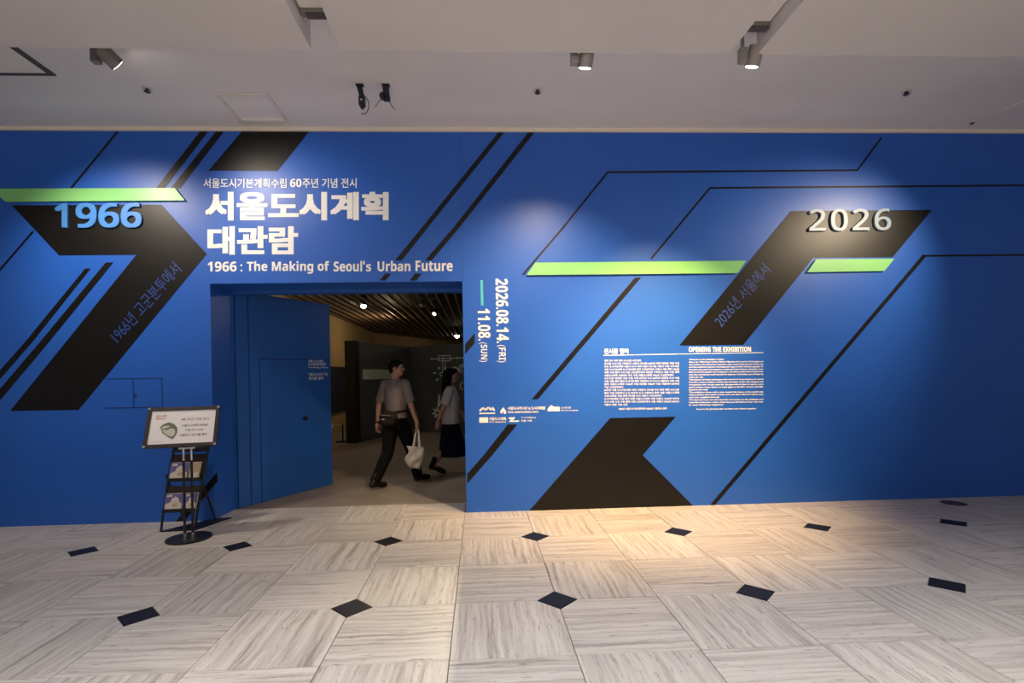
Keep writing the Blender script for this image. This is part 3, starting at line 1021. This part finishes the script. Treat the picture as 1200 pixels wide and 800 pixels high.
bk = MB().prism([fp(0, 0), fp(FW, 0), fp(FW, FH), fp(0, FH)], -fn * 0.012).build('backboard', M['frame'], st)
fw_ = 0.034
fr = MB()
for a, b in (((0, 0), (FW, fw_)), ((0, FH - fw_), (FW, FH)), ((0, fw_), (fw_, FH - fw_)), ((FW - fw_, fw_), (FW, FH - fw_))):
    fr.prism([fp(a[0], a[1]), fp(b[0], a[1]), fp(b[0], b[1]), fp(a[0], b[1])], fn * 0.016)
frm = fr.build('frame', M['frame'], st, bevel=0.002)
for u in (0.014, FW - 0.014):
    for v in (0.014, FH - 0.014):
        MB().tube([fp(u, v, 0.016), fp(u, v, 0.022)], 0.013, 12).build('corner_cap', M['chrome'], frm, smooth=True, label='chrome corner cap')
po = MB().prism([fp(fw_, fw_, .001), fp(FW - fw_, fw_, .001), fp(FW - fw_, FH - fw_, .001), fp(fw_, FH - fw_, .001)], fn * 0.004).build('poster', M['paper'], st, label='white poster with orange heading and grey sketch')


def pp(a, b):      # poster fraction, from the top left
    return fp(fw_ + a * (FW - 2 * fw_), FH - fw_ - b * (FH - 2 * fw_), 0)


def ptext(mb, t, a0, a1, b0, b1, bold=0.01):
    letters(mb, t, pp(a0, b1), pp(a1, b1), pp(a0, b0), fn, bold, lift=0.0056)


for (txt, a0, a1, b0, b1, bd, nm, mk) in (('서울 도시계획', 0.07, 0.23, 0.12, 0.185, 0.03, 'poster_heading', 'orange'), ('대관람 전시', 0.07, 0.22, 0.205, 0.265, 0.03, 'poster_heading', 'orange'),
                                          (bold_latin('60') + ' 주년 기념 전시', 0.47, 0.90, 0.24, 0.315, 0.01, 'poster_line', 'ink'), ('서울도시계획 대관람', 0.48, 0.89, 0.43, 0.50, 0.01, 'poster_line', 'ink'),
                                          ('서울 전시 2026', 0.55, 0.83, 0.575, 0.635, 0.01, 'poster_line', 'ink'), ('서울도시 전시를 열며', 0.47, 0.89, 0.71, 0.79, 0.01, 'poster_line', 'ink'),
                                          ('서울도시계획 대관람', 0.06, 0.20, 0.90, 0.93, 0.0, 'poster_line', 'ink')):
    t_ = MB()
    ptext(t_, txt, a0, a1, b0, b1, bd)
    t_.build(nm, M[mk], po)


def pblob(pts, m, lab, lift):
    mb = MB()
    mb.prism([pp(a, b) + fn * lift for a, b in pts], fn * 0.0006)
    mb.build('poster_sketch', M[m], po, label=lab)


pblob([(0.15, 0.50), (0.20, 0.40), (0.28, 0.35), (0.36, 0.40), (0.42, 0.52), (0.43, 0.66), (0.40, 0.80), (0.37, 0.86), (0.32, 0.82), (0.26, 0.74), (0.20, 0.66), (0.18, 0.56)], 'sketch', 'dark grey green sketch of a rounded site', 0.0052)
pblob([(0.20, 0.57), (0.27, 0.58), (0.33, 0.53), (0.38, 0.56), (0.40, 0.66), (0.38, 0.76), (0.34, 0.79), (0.27, 0.72), (0.215, 0.64)], 'sketch_pale', 'pale green inner field of the sketch', 0.0062)
pblob([(0.17, 0.52), (0.21, 0.46), (0.28, 0.45), (0.31, 0.47), (0.26, 0.52), (0.21, 0.54)], 'sketch_pale', 'pale green upper field of the sketch', 0.0062)

# ================================================================== BROCHURE RACK
ra = on_floor(186.8, 623.5)
rb = on_floor(224.8, 623.5)
RW = (rb - ra).length
rk = thing('brochure_rack', 'tall black curved brochure rack behind the sign stand', 'brochure rack', (ra.x, ra.y, 0.004), math.radians(3))


def rail_off(z):      # the side rails lean back and bow (x, y) with height
    return Vector((0.02 + 0.075 * (z / 1.0) ** 1.5 - 0.02 * (1 - z), 0.03 + 0.16 * z, z))


R0 = 0.0
for s in (0, 1):
    pts = []
    for k in range(11):
        z = 1.08 * k / 10
        o_ = rail_off(z)
        pts.append((o_.x + s * (RW - 0.012 + 0.02 * z), o_.y, o_.z))
    MB().tube(pts, 0.0125, 8).build('side_rail', M['steel_black'], rk, smooth=True)
for s in (0, 1):
    MB().tube([(R0 + 0.02 + s * (RW - .02), 0.10, 0.55), (R0 + 0.06 + s * (RW - .02), 0.36, 0.01)], 0.010, 8).build('rear_leg', M['steel_black'], rk, smooth=True)
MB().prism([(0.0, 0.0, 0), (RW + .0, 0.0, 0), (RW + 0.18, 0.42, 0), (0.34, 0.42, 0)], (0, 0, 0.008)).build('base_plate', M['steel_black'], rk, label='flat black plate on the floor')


def rp_(u, z, back=0.0):
    o_ = rail_off(z)
    return Vector((o_.x + u * (RW - 0.012 + 0.02 * z), o_.y + back, z))


def zrow(py):
    q = on_floor(205, 623.5)
    return EYE - (py - 448.0) / F_PX * 5.15


shelves = [(zrow(565), zrow(545), zrow(536)), (zrow(600), zrow(580.5), zrow(572.5)), (zrow(531), zrow(512), zrow(503))]
for (zl, zt, zb) in shelves:
    MB().prism([rp_(0.02, zl - 0.012, -0.045), rp_(0.98, zl - 0.012, -0.045), rp_(0.98, zl + 0.022, -0.045), rp_(0.02, zl + 0.022, -0.045)], (0, 0.008, 0)) \
        .prism([rp_(0.02, zl - 0.012, -0.045), rp_(0.98, zl - 0.012, -0.045), rp_(0.98, zl - 0.012, 0.01), rp_(0.02, zl - 0.012, 0.01)], (0, 0, 0.008)).build('shelf', M['steel_black'], rk)
    MB().prism([rp_(0.03, zl - 0.01, 0.006), rp_(0.97, zl - 0.01, 0.006), rp_(0.97, zb, 0.006), rp_(0.03, zb, 0.006)], (0, 0.006, 0)).build('back_plate', M['brown_plate'], rk, label='dark brown back plate')
rk_m = Matrix.Translation(rk.location) @ Matrix.Rotation(rk.rotation_euler.z, 4, 'Z')


def brochure(u0, u1, zl, zt, label, kind):
    zb_ = zl - 0.002
    c0 = rk_m @ rp_(u0, zb_, -0.030)
    t = thing('brochure', label, 'brochure', c0, math.radians(3), 'brochures in the black rack')
    base = rp_(u0, zb_, -0.030)
    P = lambda a, h: Vector((rp_(u0 + (u1 - u0) * a, zb_ + (zt - zb_) * h, -0.030) - base))
    MB().prism([P(0, 0), P(1, 0), P(1, 1), P(0, 1)], (0, 0.022, 0)).build('pages', M['cream_print'], t)
    n_ = Vector((0, -1, 0))
    cov = MB().prism([P(0, 0) + n_ * .0005, P(1, 0) + n_ * .0005, P(1, 1) + n_ * .0005, P(0, 1) + n_ * .0005], n_ * 0.002).build('cover', M['purple' if kind == 0 else 'tan_print'], t, label='violet picture cover' if kind == 0 else 'tan picture cover')
    b = MB()
    sh_ = [(0.06, 0.08), (0.94, 0.08), (0.94, 0.42), (0.80, 0.50), (0.72, 0.72), (0.55, 0.86), (0.36, 0.70), (0.30, 0.52), (0.06, 0.40)] if kind == 0 else [(0.1, 0.12), (0.9, 0.12), (0.9, 0.46), (0.5, 0.40), (0.1, 0.52)]
    b.prism([P(*q) + n_ * .0028 for q in sh_], n_ * 0.0006)
    b.build('cover_picture', M['cream_print'], cov, label='pale house shape printed on the cover')
    if kind == 0:
        b = MB()
        b.prism([P(*q) + n_ * .0028 for q in ((0.08, 0.82), (0.4, 0.84), (0.36, 0.95), (0.1, 0.93))], n_ * 0.0006)
        b.build('cover_cloud', M['cream_print'], cov)
        b = MB()
        b.prism([P(*q) + n_ * .0036 for q in ((0.45, 0.25), (0.70, 0.28), (0.70, 0.46), (0.45, 0.43))], n_ * 0.0006)
        b.build('cover_window', M['tan_print'], cov)


(zl, zt, _), (zl2, zt2, _) = shelves[0], shelves[1]
brochure(0.04, 0.58, zl, zt, 'violet brochure with a pale house on the upper shelf, left of two', 0)
brochure(0.61, 0.90, zl, zt, 'tan brochure on the upper shelf, partly behind the sign pole', 1)
brochure(0.04, 0.58, zl2, zt2, 'violet brochure with a pale house on the lower shelf, left of two', 0)
brochure(0.61, 0.97, zl2, zt2, 'violet brochure on the lower shelf, partly behind the sign pole', 0)

# ================================================================== GALLERY FITTINGS


def downlight(px, py, dz, label, power, aim=(0, 0, -1), size=120, r=0.075):
    p = on_floor(px, py, GZ - 0.004)
    t = thing('downlight', label, 'downlight', p, 0, 'downlights between the ceiling slats')
    MB().tube([(0, 0, 0), (0, 0, 0.30)], r + 0.02, 20).build('housing', M['blk'], t, smooth=True)
    Blob().ell((0, 0, -0.02), (r, r, r * 0.85)).mb.build('lens', M['glow'], t, label='glowing white lens')
    d = bpy.data.lights.new('downlight_beam', 'SPOT')
    d.energy, d.color, d.spot_size, d.spot_blend, d.shadow_soft_size = power, (1, 0.80, 0.52), math.radians(size), 0.8, 0.06
    o = bpy.data.objects.new('downlight_beam', d)
    COL.objects.link(o)
    o.parent = t
    o.location = (0, 0, -0.12)
    o.rotation_euler = (-Vector(aim).normalized()).to_track_quat('Z', 'Y').to_euler()


downlight(426, 357.5, 0, 'round bright downlight between slats nearest the door leaf', 30, (-.3, .1, -1), r=0.07)
downlight(535.5, 393, 0, 'round bright downlight at the far end of the slats', 60, (0, 0.2, -1), r=0.11)
# black gallery spotlights on the slats
for k, (px, py, lab) in enumerate(((497, 349, 'black gallery spotlight with pale front under the slats'), (512, 360, 'black gallery spotlight with two small lit dots under the slats'))):
    p = on_floor(px, py, GZ - 0.01)
    t = thing('track_spotlight', lab, 'spotlight', p, 0, 'black spotlights under the slats')
    MB().box((-0.30, -0.04, -0.03), (0.30, 0.04, 0.009)).build('track', M['blk'], t)
    MB().tube([(0, 0, -0.03), (0, 0, -0.10)], 0.015, 8).build('stem', M['blk'], t)
    MB().tube([(0.02, 0.04, -0.05), (-0.06, -0.10, -0.18)], 0.06, 16).build('housing', M['blk'], t, smooth=True)
    MB().tube([(-0.0605, -0.101, -0.181), (-0.063, -0.105, -0.185)], 0.045, 14).build('lens', M['lampbody' if k == 0 else 'glow'], t, smooth=True)

# navy information board standing against tan wall, and belt barrier
def on_x(px, py, x):
    d = ray(px, py)
    return EYE_V + d * (x / d.x)


q0, q1 = on_x(384, 430, GX0), on_x(414.5, 430, GX0)
bz0, bz1 = on_x(400, 481, GX0).z, on_x(400, 430, GX0).z
t = thing('information_board', 'navy information board on the tan gallery wall beyond the door leaf', 'information board', (GX0 + 0.001, q0.y - 1.0, 0))
L_ = q1.y + 1.2 - (q0.y - 1.0)
MB().box((0, 0, bz0), (0.06, L_, bz1)).build('panel', M['navy'], t)
n0, n1_ = on_x(402, 445, GX0), on_x(415, 445, GX0)
ny0, ny1 = n0.y - q0.y + 1.0, n1_.y - q0.y + 1.0
nz0, nz1 = on_x(408, 451.5, GX0).z, on_x(408, 438.7, GX0).z
MB().box((0.0605, ny0, nz0), (0.066, ny1, nz1)).build('notice', M['tan_print'], t, label='pale tan notice sheet')
mb = MB()
letters(mb, '서울도시계획', (0.06, ny0, nz1 + .05), (0.06, ny1 - .5, nz1 + .05), (0.06, ny0, nz1 + 0.12), (1, 0, 0), 0.03, lift=0.002)
mb.build('board_heading', M['white'], t, label='small white heading')
c = on_floor(402, 519)
t = thing('belt_barrier', 'thin black barrier post with a pale belt before the information board', 'barrier', (c.x - 0.06, c.y + 0.22, 0))
MB().disc((0, 0, 0), 0.17, 0.02, 28).build('base', M['steel_black'], t, smooth=True)
zb = EYE - (497 - 444) / F_PX * c.y
MB().tube([(0, 0, 0.02), (0, 0, zb)], 0.018, 10).build('post', M['steel_black'], t, smooth=True)
MB().box((-0.52, -0.003, zb - 0.045), (0.06, 0.003, zb - 0.005)).build('belt', M['rope'], t)
MB().disc((-0.25, -0.02, zb - 0.05), 0.03, 0.03, 12, Vector((0, 1, 0))).build('belt_end', M['white'], t, label='white belt end')


# point fills without fixtures, added to brighten the tan walls and partition
def pt(loc, power, col, r=0.1):
    d = bpy.data.lights.new('gallery_fill', 'POINT')
    d.energy, d.color, d.shadow_soft_size = power, col, r
    o = bpy.data.objects.new('gallery_fill', d)
    COL.objects.link(o)
    o.location = loc


pt((GX0 + 1.3, 10.0, 2.95), 22, (1, 0.76, 0.45))
pt((GX0 + 1.6, 15.3, 3.0), 22, (1, 0.76, 0.45))
pt((0.3, 9.6, 3.1), 34, (1, 0.92, 0.82))
d = bpy.data.lights.new('gallery_spot', 'SPOT')
d.energy, d.color, d.spot_size, d.spot_blend, d.shadow_soft_size = 420, (1, 0.80, 0.50), math.radians(34), 0.5, 0.03
o = bpy.data.objects.new('gallery_spot', d)
COL.objects.link(o)
o.location = (-0.16, 7.7, 3.2)
o.rotation_euler = Vector((0.05, 1, 0.50)).to_track_quat('Z', 'Y').to_euler()
pt((1.2, 17.0, 3.0), 18, (1, 0.76, 0.45))


# ================================================================== PEOPLE
def hand(b, wrist, tip_dir, palm_n, side, curl=0.35, sc=1.0):
    """palm and five fingers; tip_dir = direction of the fingers, palm_n = way the palm faces, side = towards the thumb"""
    w, t, pn, sd = Vector(wrist), Vector(tip_dir).normalized(), Vector(palm_n).normalized(), Vector(side).normalized()
    rot = Matrix((sd, t, pn)).transposed()
    b.ell(w + t * 0.045 * sc, (0.040 * sc, 0.055 * sc, 0.017 * sc), rot)
    for k, ln in enumerate((0.072, 0.080, 0.075, 0.058)):
        u = (0.029 - 0.0193 * k) * sc
        p = w + t * 0.085 * sc + sd * u
        pts, ang = [p], 0.0
        for q in (0.45, 0.32, 0.23):
            ang += curl
            d = t * math.cos(ang) + pn * math.sin(ang)
            pts.append(pts[-1] + d * ln * q * sc)
        b.limb(pts, [0.0088 * sc, 0.0082 * sc, 0.0075 * sc, 0.0065 * sc], 8)
    p = w + t * 0.03 * sc + sd * 0.032 * sc
    d1 = (t * 0.65 + sd * 0.65 + pn * 0.35).normalized()
    d2 = (t * 0.95 + sd * 0.1 + pn * 0.45).normalized()
    b.limb([p, p + d1 * 0.036 * sc, p + d1 * 0.036 * sc + d2 * 0.032 * sc], [0.012 * sc, 0.0098 * sc, 0.0078 * sc], 8)


def head(b, c, yaw, sc=1.0):
    """head with brow, nose, jaw, ears; yaw turns it clockwise seen from above (to the figure's right)"""
    R = Matrix.Rotation(-yaw, 3, 'Z')
    P = lambda x, y, z: Vector(c) + R @ (Vector((x, y, z)) * sc)
    E = lambda x, y, z, r: b.ell(P(x, y, z), [q * sc for q in r], R)
    E(0, -0.012, 0.022, (0.076, 0.094, 0.094))
    E(0, 0.022, -0.03, (0.063, 0.066, 0.080))
    E(0, 0.050, -0.085, (0.036, 0.034, 0.028))
    E(0, 0.072, 0.018, (0.055, 0.020, 0.018))
    b.limb([P(0, 0.082, 0.012), P(0, 0.106, -0.024)], [0.009 * sc, 0.0125 * sc], 8)
    E(0, 0.083, -0.056, (0.022, 0.010, 0.010))
    for s in (-1, 1):
        E(s * 0.040, 0.055, -0.026, (0.026, 0.026, 0.024))
        b.ell(P(s * 0.079, -0.005, -0.012), (0.010 * sc, 0.020 * sc, 0.032 * sc), R)
    return P, R


def face_bits(P, R, parent, sc=1.0):
    for s in (-1, 1):
        e_ = Blob().ell(P(s * 0.030, 0.080, 0.000), (0.012 * sc, 0.007 * sc, 0.007 * sc), R).mb
        e_.build('eye', M['hair'], parent, smooth=True)
        Blob().limb([P(s * 0.016, 0.089, 0.022), P(s * 0.045, 0.078, 0.024)], [0.0042 * sc, 0.003 * sc], 6).mb.build('eyebrow', M['hair'], parent, smooth=True)
    Blob().ell(P(0, 0.091, -0.056), (0.019 * sc, 0.006 * sc, 0.007 * sc), R).mb.build('lips', M['lip'], parent, smooth=True)


# ---- man with tote bag
mp = (on_floor(455, 574) + on_floor(496, 563)) / 2
MAN_H = math.radians(35)
man = thing('person', 'man walking away in taupe T-shirt, black trousers and waist bag, carrying tote', 'person', (mp.x - 0.13, mp.y, 0.0), -MAN_H)
hipz = 0.87
LL = [(-0.09, 0, hipz), (-0.095, -0.07, 0.46), (-0.085, -0.33, 0.105)]
RL = [(0.09, 0, hipz), (0.095, 0.20, 0.49), (0.085, 0.335, 0.085)]
SH = 1.405
RA = [(0.185, 0.0, SH), (0.255, 0.03, 1.13), (0.275, 0.13, 0.875)]
LA = [(-0.185, 0.0, SH), (-0.270, -0.05, 1.13), (-0.325, -0.04, 0.865)]
b = Blob()
b.loft([((0, 0, 0.86), 0.12, 0.085), ((0, 0, 0.93), 0.150, 0.105), ((0, 0, 1.05), 0.145, 0.10), ((0, 0.01, 1.25), 0.165, 0.112), ((0, 0, 1.38), 0.165, 0.095), ((0, 0, 1.44), 0.11, 0.07)])
b.limb([(-0.165, 0, SH), (0.165, 0, SH)], [0.06, 0.06])
b.limb([(0, -0.005, 1.40), (0, 0.012, 1.545)], [0.062, 0.054])
for A_ in (RA, LA):
    b.limb(A_, [0.055, 0.041, 0.027])
b.limb(RL, [0.088, 0.058, 0.042])
b.limb(LL, [0.088, 0.058, 0.042])
b.limb([LL[2], (-0.088, -0.20, 0.05)], [0.042, 0.03])
b.limb([RL[2], (0.088, 0.47, 0.05)], [0.042, 0.03])
hand(b, RA[2], (0, 0.10, -1), (-1, 0, -0.1), (0, 1, 0.1), 0.75)
hand(b, LA[2], (-0.05, 0.10, -1), (1, 0, 0), (0, 1, 0.1), 0.30)
HC = (0, 0.03, 1.632)
P, R = head(b, HC, math.radians(54))
body = b.fuse('body', 0.0065, 3, M['skin'], man)
face_bits(P, R, man)
h_ = Blob()
h_.ell(P(0, -0.022, 0.046), (0.086, 0.098, 0.082), R)
h_.ell(P(0, 0.035, 0.088), (0.066, 0.058, 0.036), R)
h_.ell(P(0, -0.062, -0.012), (0.074, 0.052, 0.062), R)
for s in (-1, 1):
    h_.ell(P(s * 0.072, 0.012, 0.018), (0.011, 0.018, 0.032), R)
h_.fuse('hair', 0.007, 2, M['hair'], man)
s_ = Blob()
s_.loft([((0, 0, 0.905), 0.180, 0.130), ((0, 0, 1.05), 0.166, 0.120), ((0, 0.01, 1.25), 0.186, 0.130), ((0, 0, 1.37), 0.186, 0.112), ((0, 0, 1.435), 0.125, 0.082), ((0, -0.004, 1.478), 0.072, 0.066)])
s_.limb([(-0.165, 0, SH), (0.165, 0, SH)], [0.073, 0.073])
for A_ in (RA, LA):
    a0, a1 = Vector(A_[0]), Vector(A_[1])
    s_.ell(a0, (0.073, 0.073, 0.073))
    s_.cone(a0, a0 + (a1 - a0) * 0.90, 0.072, 0.068)
s_.fuse('t_shirt', 0.009, 2, M['shirt'], man, 'taupe short sleeved T-shirt')
s_ = Blob()
s_.loft([((0, 0, 0.82), 0.15, 0.115), ((0, 0, 0.90), 0.190, 0.137), ((0, 0, 0.985), 0.165, 0.117)])
for Lg in (RL, LL):
    s_.limb([Lg[0], Lg[1]], [0.108, 0.084])
    k0, k1 = Vector(Lg[1]), Vector(Lg[2])
    s_.cone(k0, k0 + (k1 - k0) * 1.0, 0.084, 0.070)
    s_.ell(k0, (0.084, 0.084, 0.084))
s_.fuse('trousers', 0.009, 3, M['trouser'], man, 'loose black trousers')


def shoe(heel, toe, parent, nm='shoe', boot=None, sc=1.0):
    hl, to = Vector(heel), Vector(toe)
    s = Blob()
    d = (to - hl)
    s.limb([hl + Vector((0, 0, 0.012)), hl + d * 0.35 + Vector((0, 0, 0.022)), hl + d * 0.72 + Vector((0, 0, 0.008)), to], [0.040 * sc, 0.043 * sc, 0.044 * sc, 0.034 * sc])
    if boot:
        s.limb([hl + Vector((0, 0.0, 0.02)) + d * 0.08, boot], [0.047 * sc, 0.054 * sc], cap=False)
    return s


s = shoe((-0.082, -0.385, 0.055), (-0.092, -0.14, 0.035), man, boot=(-0.085, -0.30, 0.19))
s.fuse('shoe', 0.007, 2, M['shoe'], man)
s = shoe((0.085, 0.30, 0.043), (0.095, 0.555, 0.036), man, boot=(0.085, 0.33, 0.17))
s.fuse('shoe', 0.007, 2, M['shoe'], man)
wv = Vector(LA[2]) - Vector(LA[1]); wv.normalize()
MB().tube([Vector(LA[2]) - wv * 0.030, Vector(LA[2]) - wv * 0.008], 0.035, 16).build('wrist_band', M['steel_black'], man, smooth=True, label='black wrist band')

# waist bag worn at his back
man_m = Matrix.Translation(man.location) @ Matrix.Rotation(-MAN_H, 4, 'Z')
bl_ = man_m @ Vector((0, 0, 0.93))
wb = thing('waist_bag', 'dark brown waist bag worn low on the walking man\'s back', 'bag', bl_, -MAN_H)
s = Blob()
s.ell((0.030, -0.172, 0.040), (0.172, 0.058, 0.085))
s.ell((0.020, -0.175, -0.02), (0.135, 0.060, 0.075))
s.fuse('pouch', 0.008, 2, M['bagbrown'], wb)
bt = MB()
bp_ = []
for k in range(33):
    t2 = 2 * PI * k / 32
    bp_.append(Vector((0.188 * math.cos(t2), 0.137 * math.sin(t2), 0.06 + 0.035 * math.cos(t2))))
for a, c2 in zip(bp_[:-1], bp_[1:]):
    o_ = Vector((a.x, a.y, 0)).normalized() * 0.006
    o2 = Vector((c2.x, c2.y, 0)).normalized() * 0.006
    bt.add([a, c2, c2 + o2, a + o_, a + Vector((0, 0, .035)), c2 + Vector((0, 0, .035)), c2 + o2 + Vector((0, 0, .035)), a + o_ + Vector((0, 0, .035))],
           [(0, 1, 5, 4), (3, 7, 6, 2), (4, 5, 6, 7), (0, 3, 2, 1)])
bt.build('belt', M['bagbrown'], wb)
MB().tube([(-0.06, -0.224, 0.065), (0.12, -0.224, 0.06)], 0.005, 6).build('zipper', M['lampdark'], wb, label='grey zipper')
MB().box((-0.03, -0.238, 0.002), (0.01, -0.226, 0.014)).build('tag', M['rope'], wb, label='small pale tag')

# tote bag in his right hand
gp = man_m @ Vector((0.262, 0.145, 0.775))
tote = thing('tote_bag', 'crumpled cream canvas tote bag hanging from the man\'s right hand', 'bag', gp, -math.radians(8))
tote.rotation_euler = (0, math.radians(5), -math.radians(8))
rr = random.Random(3)
nx, nz = 10, 12
vs, fs = [], []
for sgn in (-1, 1):
    for j in range(nz + 1):
        for i in range(nx + 1):
            a, c_ = i / nx, j / nz
            wd = 0.098 + 0.028 * math.sin(PI * min(1, c_ * 1.15)) - 0.018 * (c_ > 0.9)
            x = (a - 0.5) * 2 * wd + 0.012 * math.sin(c_ * 5 + 1) - 0.035 * (1 - abs(2 * a - 1) * 0) * max(0, 0.35 - c_) * (a < .5)
            z = -0.235 - 0.325 * c_ + 0.02 * math.sin(a * PI) * (c_ > .95)
            th = 0.052 * math.sin(PI * a) ** 0.6 * (0.35 + 0.65 * math.sin(PI * min(1, 0.15 + c_ * 0.80)))
            y = sgn * th + 0.016 * math.sin(a * 9 + c_ * 11) + rr.uniform(-.005, .005)
            x -= 0.045 * max(0, 1 - c_ * 3.2) * (1 - a) - 0.02 * math.sin(c_ * 8) * (1 - a)
            if i in (0, nx) or j == nz:
                y = 0.006 * math.sin(c_ * 8)
            vs.append((x, y, z))
off = (nx + 1) * (nz + 1)
for q in (0, 1):
    for j in range(nz):
        for i in range(nx):
            k = q * off + j * (nx + 1) + i
            fs.append((k, k + 1, k + nx + 2, k + nx + 1) if q == 0 else (k, k + nx + 1, k + nx + 2, k + 1))
bg = MB().add(vs, fs)
me = bg.mesh('pouch')
bm = bmesh.new(); bm.from_mesh(me); bmesh.ops.remove_doubles(bm, verts=bm.verts, dist=0.0005)
bmesh.ops.recalc_face_normals(bm, faces=bm.faces); bm.to_mesh(me); bm.free(); me.shade_smooth()
link('pouch', me, M['canvas'], tote)
for sgn in (-1, 1):
    sp = MB()
    prev = None
    pts = [(-0.038, sgn * 0.03, -0.245), (-0.026, sgn * 0.016, -0.12), (-0.010, sgn * 0.006, -0.01), (0.002, sgn * 0.004, 0.012), (0.018, sgn * 0.006, -0.01), (0.034, sgn * 0.016, -0.12), (0.050, sgn * 0.03, -0.245)]
    for a, c2 in zip(pts[:-1], pts[1:]):
        a, c2 = Vector(a), Vector(c2)
        w_ = Vector((0, 1, 0)).cross((c2 - a).normalized()) * 0.010
        sp.prism([a - w_, c2 - w_, c2 + w_, a + w_], (0, 0.003 * sgn, 0))
    sp.build('strap', M['canvas'], tote)

# ---- woman, partly hidden by the wall edge
wpnt = on_floor(529, 554.5)
woman = thing('person', 'woman with long black hair, white T-shirt and navy skirt at the doorway\'s right edge', 'person', (wpnt.x + 0.0, wpnt.y + 0.05, 0), -math.radians(86))
wz = 0.82
RLw = [(0.08, 0, wz), (0.085, -0.06, 0.44), (0.08, -0.27, 0.15)]
LLw = [(-0.08, 0, wz), (-0.085, 0.17, 0.46), (-0.08, 0.31, 0.085)]
RAw = [(0.165, -0.01, 1.30), (0.215, -0.10, 1.05), (0.235, -0.20, 0.83)]
LAw = [(-0.165, -0.01, 1.30), (-0.215, 0.04, 1.05), (-0.20, 0.20, 0.90)]
b = Blob()
b.loft([((0, 0, 0.76), 0.14, 0.10), ((0, 0, 0.85), 0.16, 0.115), ((0, 0, 0.99), 0.125, 0.092), ((0, 0.01, 1.16), 0.145, 0.108), ((0, 0, 1.28), 0.145, 0.085), ((0, 0, 1.335), 0.095, 0.062)])
b.limb([(-0.145, 0, 1.30), (0.145, 0, 1.30)], [0.05, 0.05])
b.limb([(0, -0.005, 1.30), (0, 0.012, 1.44)], [0.052, 0.046])
for A_ in (RAw, LAw):
    b.limb(A_, [0.047, 0.036, 0.024])
b.limb(RLw, [0.082, 0.054, 0.036])
b.limb(LLw, [0.082, 0.054, 0.036])
b.limb([RLw[2], (0.08, -0.16, 0.06)], [0.036, 0.026])
b.limb([LLw[2], (-0.08, 0.42, 0.045)], [0.036, 0.026])
hand(b, RAw[2], (0, -0.1, -1), (-1, 0, 0), (0, 1, 0), 0.35, 0.92)
hand(b, LAw[2], (0, 0.4, -1), (1, 0, 0), (0, 1, 0.2), 0.35, 0.92)
P, R = head(b, (0, 0.03, 1.52), math.radians(6), 0.95)
b.fuse('body', 0.0065, 3, M['skin'], woman)
face_bits(P, R, woman, 0.95)
h_ = Blob()
h_.ell(P(0, -0.022, 0.044), (0.086, 0.098, 0.084), R)
h_.ell(P(0, 0.035, 0.085), (0.066, 0.058, 0.036), R)
for s in (-1, 1):
    h_.limb([P(s * 0.068, -0.008, 0.03), P(s * 0.078, -0.022, -0.06), P(s * 0.080, -0.045, -0.17), P(s * 0.075, -0.06, -0.26)], [0.026, 0.030, 0.034, 0.022])
h_.limb([P(0, -0.075, 0.02), P(0, -0.095, -0.10), P(0, -0.105, -0.22), P(0, -0.11, -0.30)], [0.075, 0.072, 0.070, 0.045])
h_.fuse('hair', 0.007, 3, M['hair'], woman, 'long black hair')
s_ = Blob()
s_.loft([((0, 0, 0.77), 0.178, 0.142), ((0, 0, 0.95), 0.168, 0.135), ((0, 0.01, 1.15), 0.172, 0.132), ((0, 0, 1.27), 0.168, 0.105), ((0, 0, 1.33), 0.115, 0.075), ((0, -0.004, 1.365), 0.066, 0.060)])
s_.limb([(-0.145, 0, 1.30), (0.145, 0, 1.30)], [0.064, 0.064])
for A_ in (RAw, LAw):
    a0, a1 = Vector(A_[0]), Vector(A_[1])
    s_.ell(a0, (0.065, 0.065, 0.065))
    s_.cone(a0, a0 + (a1 - a0) * 0.93, 0.066, 0.075)
s_.fuse('t_shirt', 0.009, 2, M['wshirt'], woman, 'loose white short sleeved T-shirt')
s_ = Blob()
s_.loft([((0, 0.02, 0.27), 0.235, 0.215), ((0, 0.02, 0.50), 0.215, 0.195), ((0, 0.0, 0.75), 0.175, 0.140), ((0, 0, 0.90), 0.140, 0.108)], 28)
s_.fuse('skirt', 0.010, 2, M['skirt'], woman, 'dark navy midi skirt')
s = shoe((0.078, -0.315, 0.105), (0.082, -0.115, 0.038), woman, boot=(0.08, -0.235, 0.26), sc=0.98)
s.fuse('boot', 0.007, 2, M['shoe'], woman, 'black ankle boot')
s = shoe((-0.08, 0.275, 0.04), (-0.085, 0.50, 0.034), woman, boot=(-0.08, 0.30, 0.20), sc=0.92)
s.fuse('boot', 0.007, 2, M['shoe'], woman, 'black ankle boot')
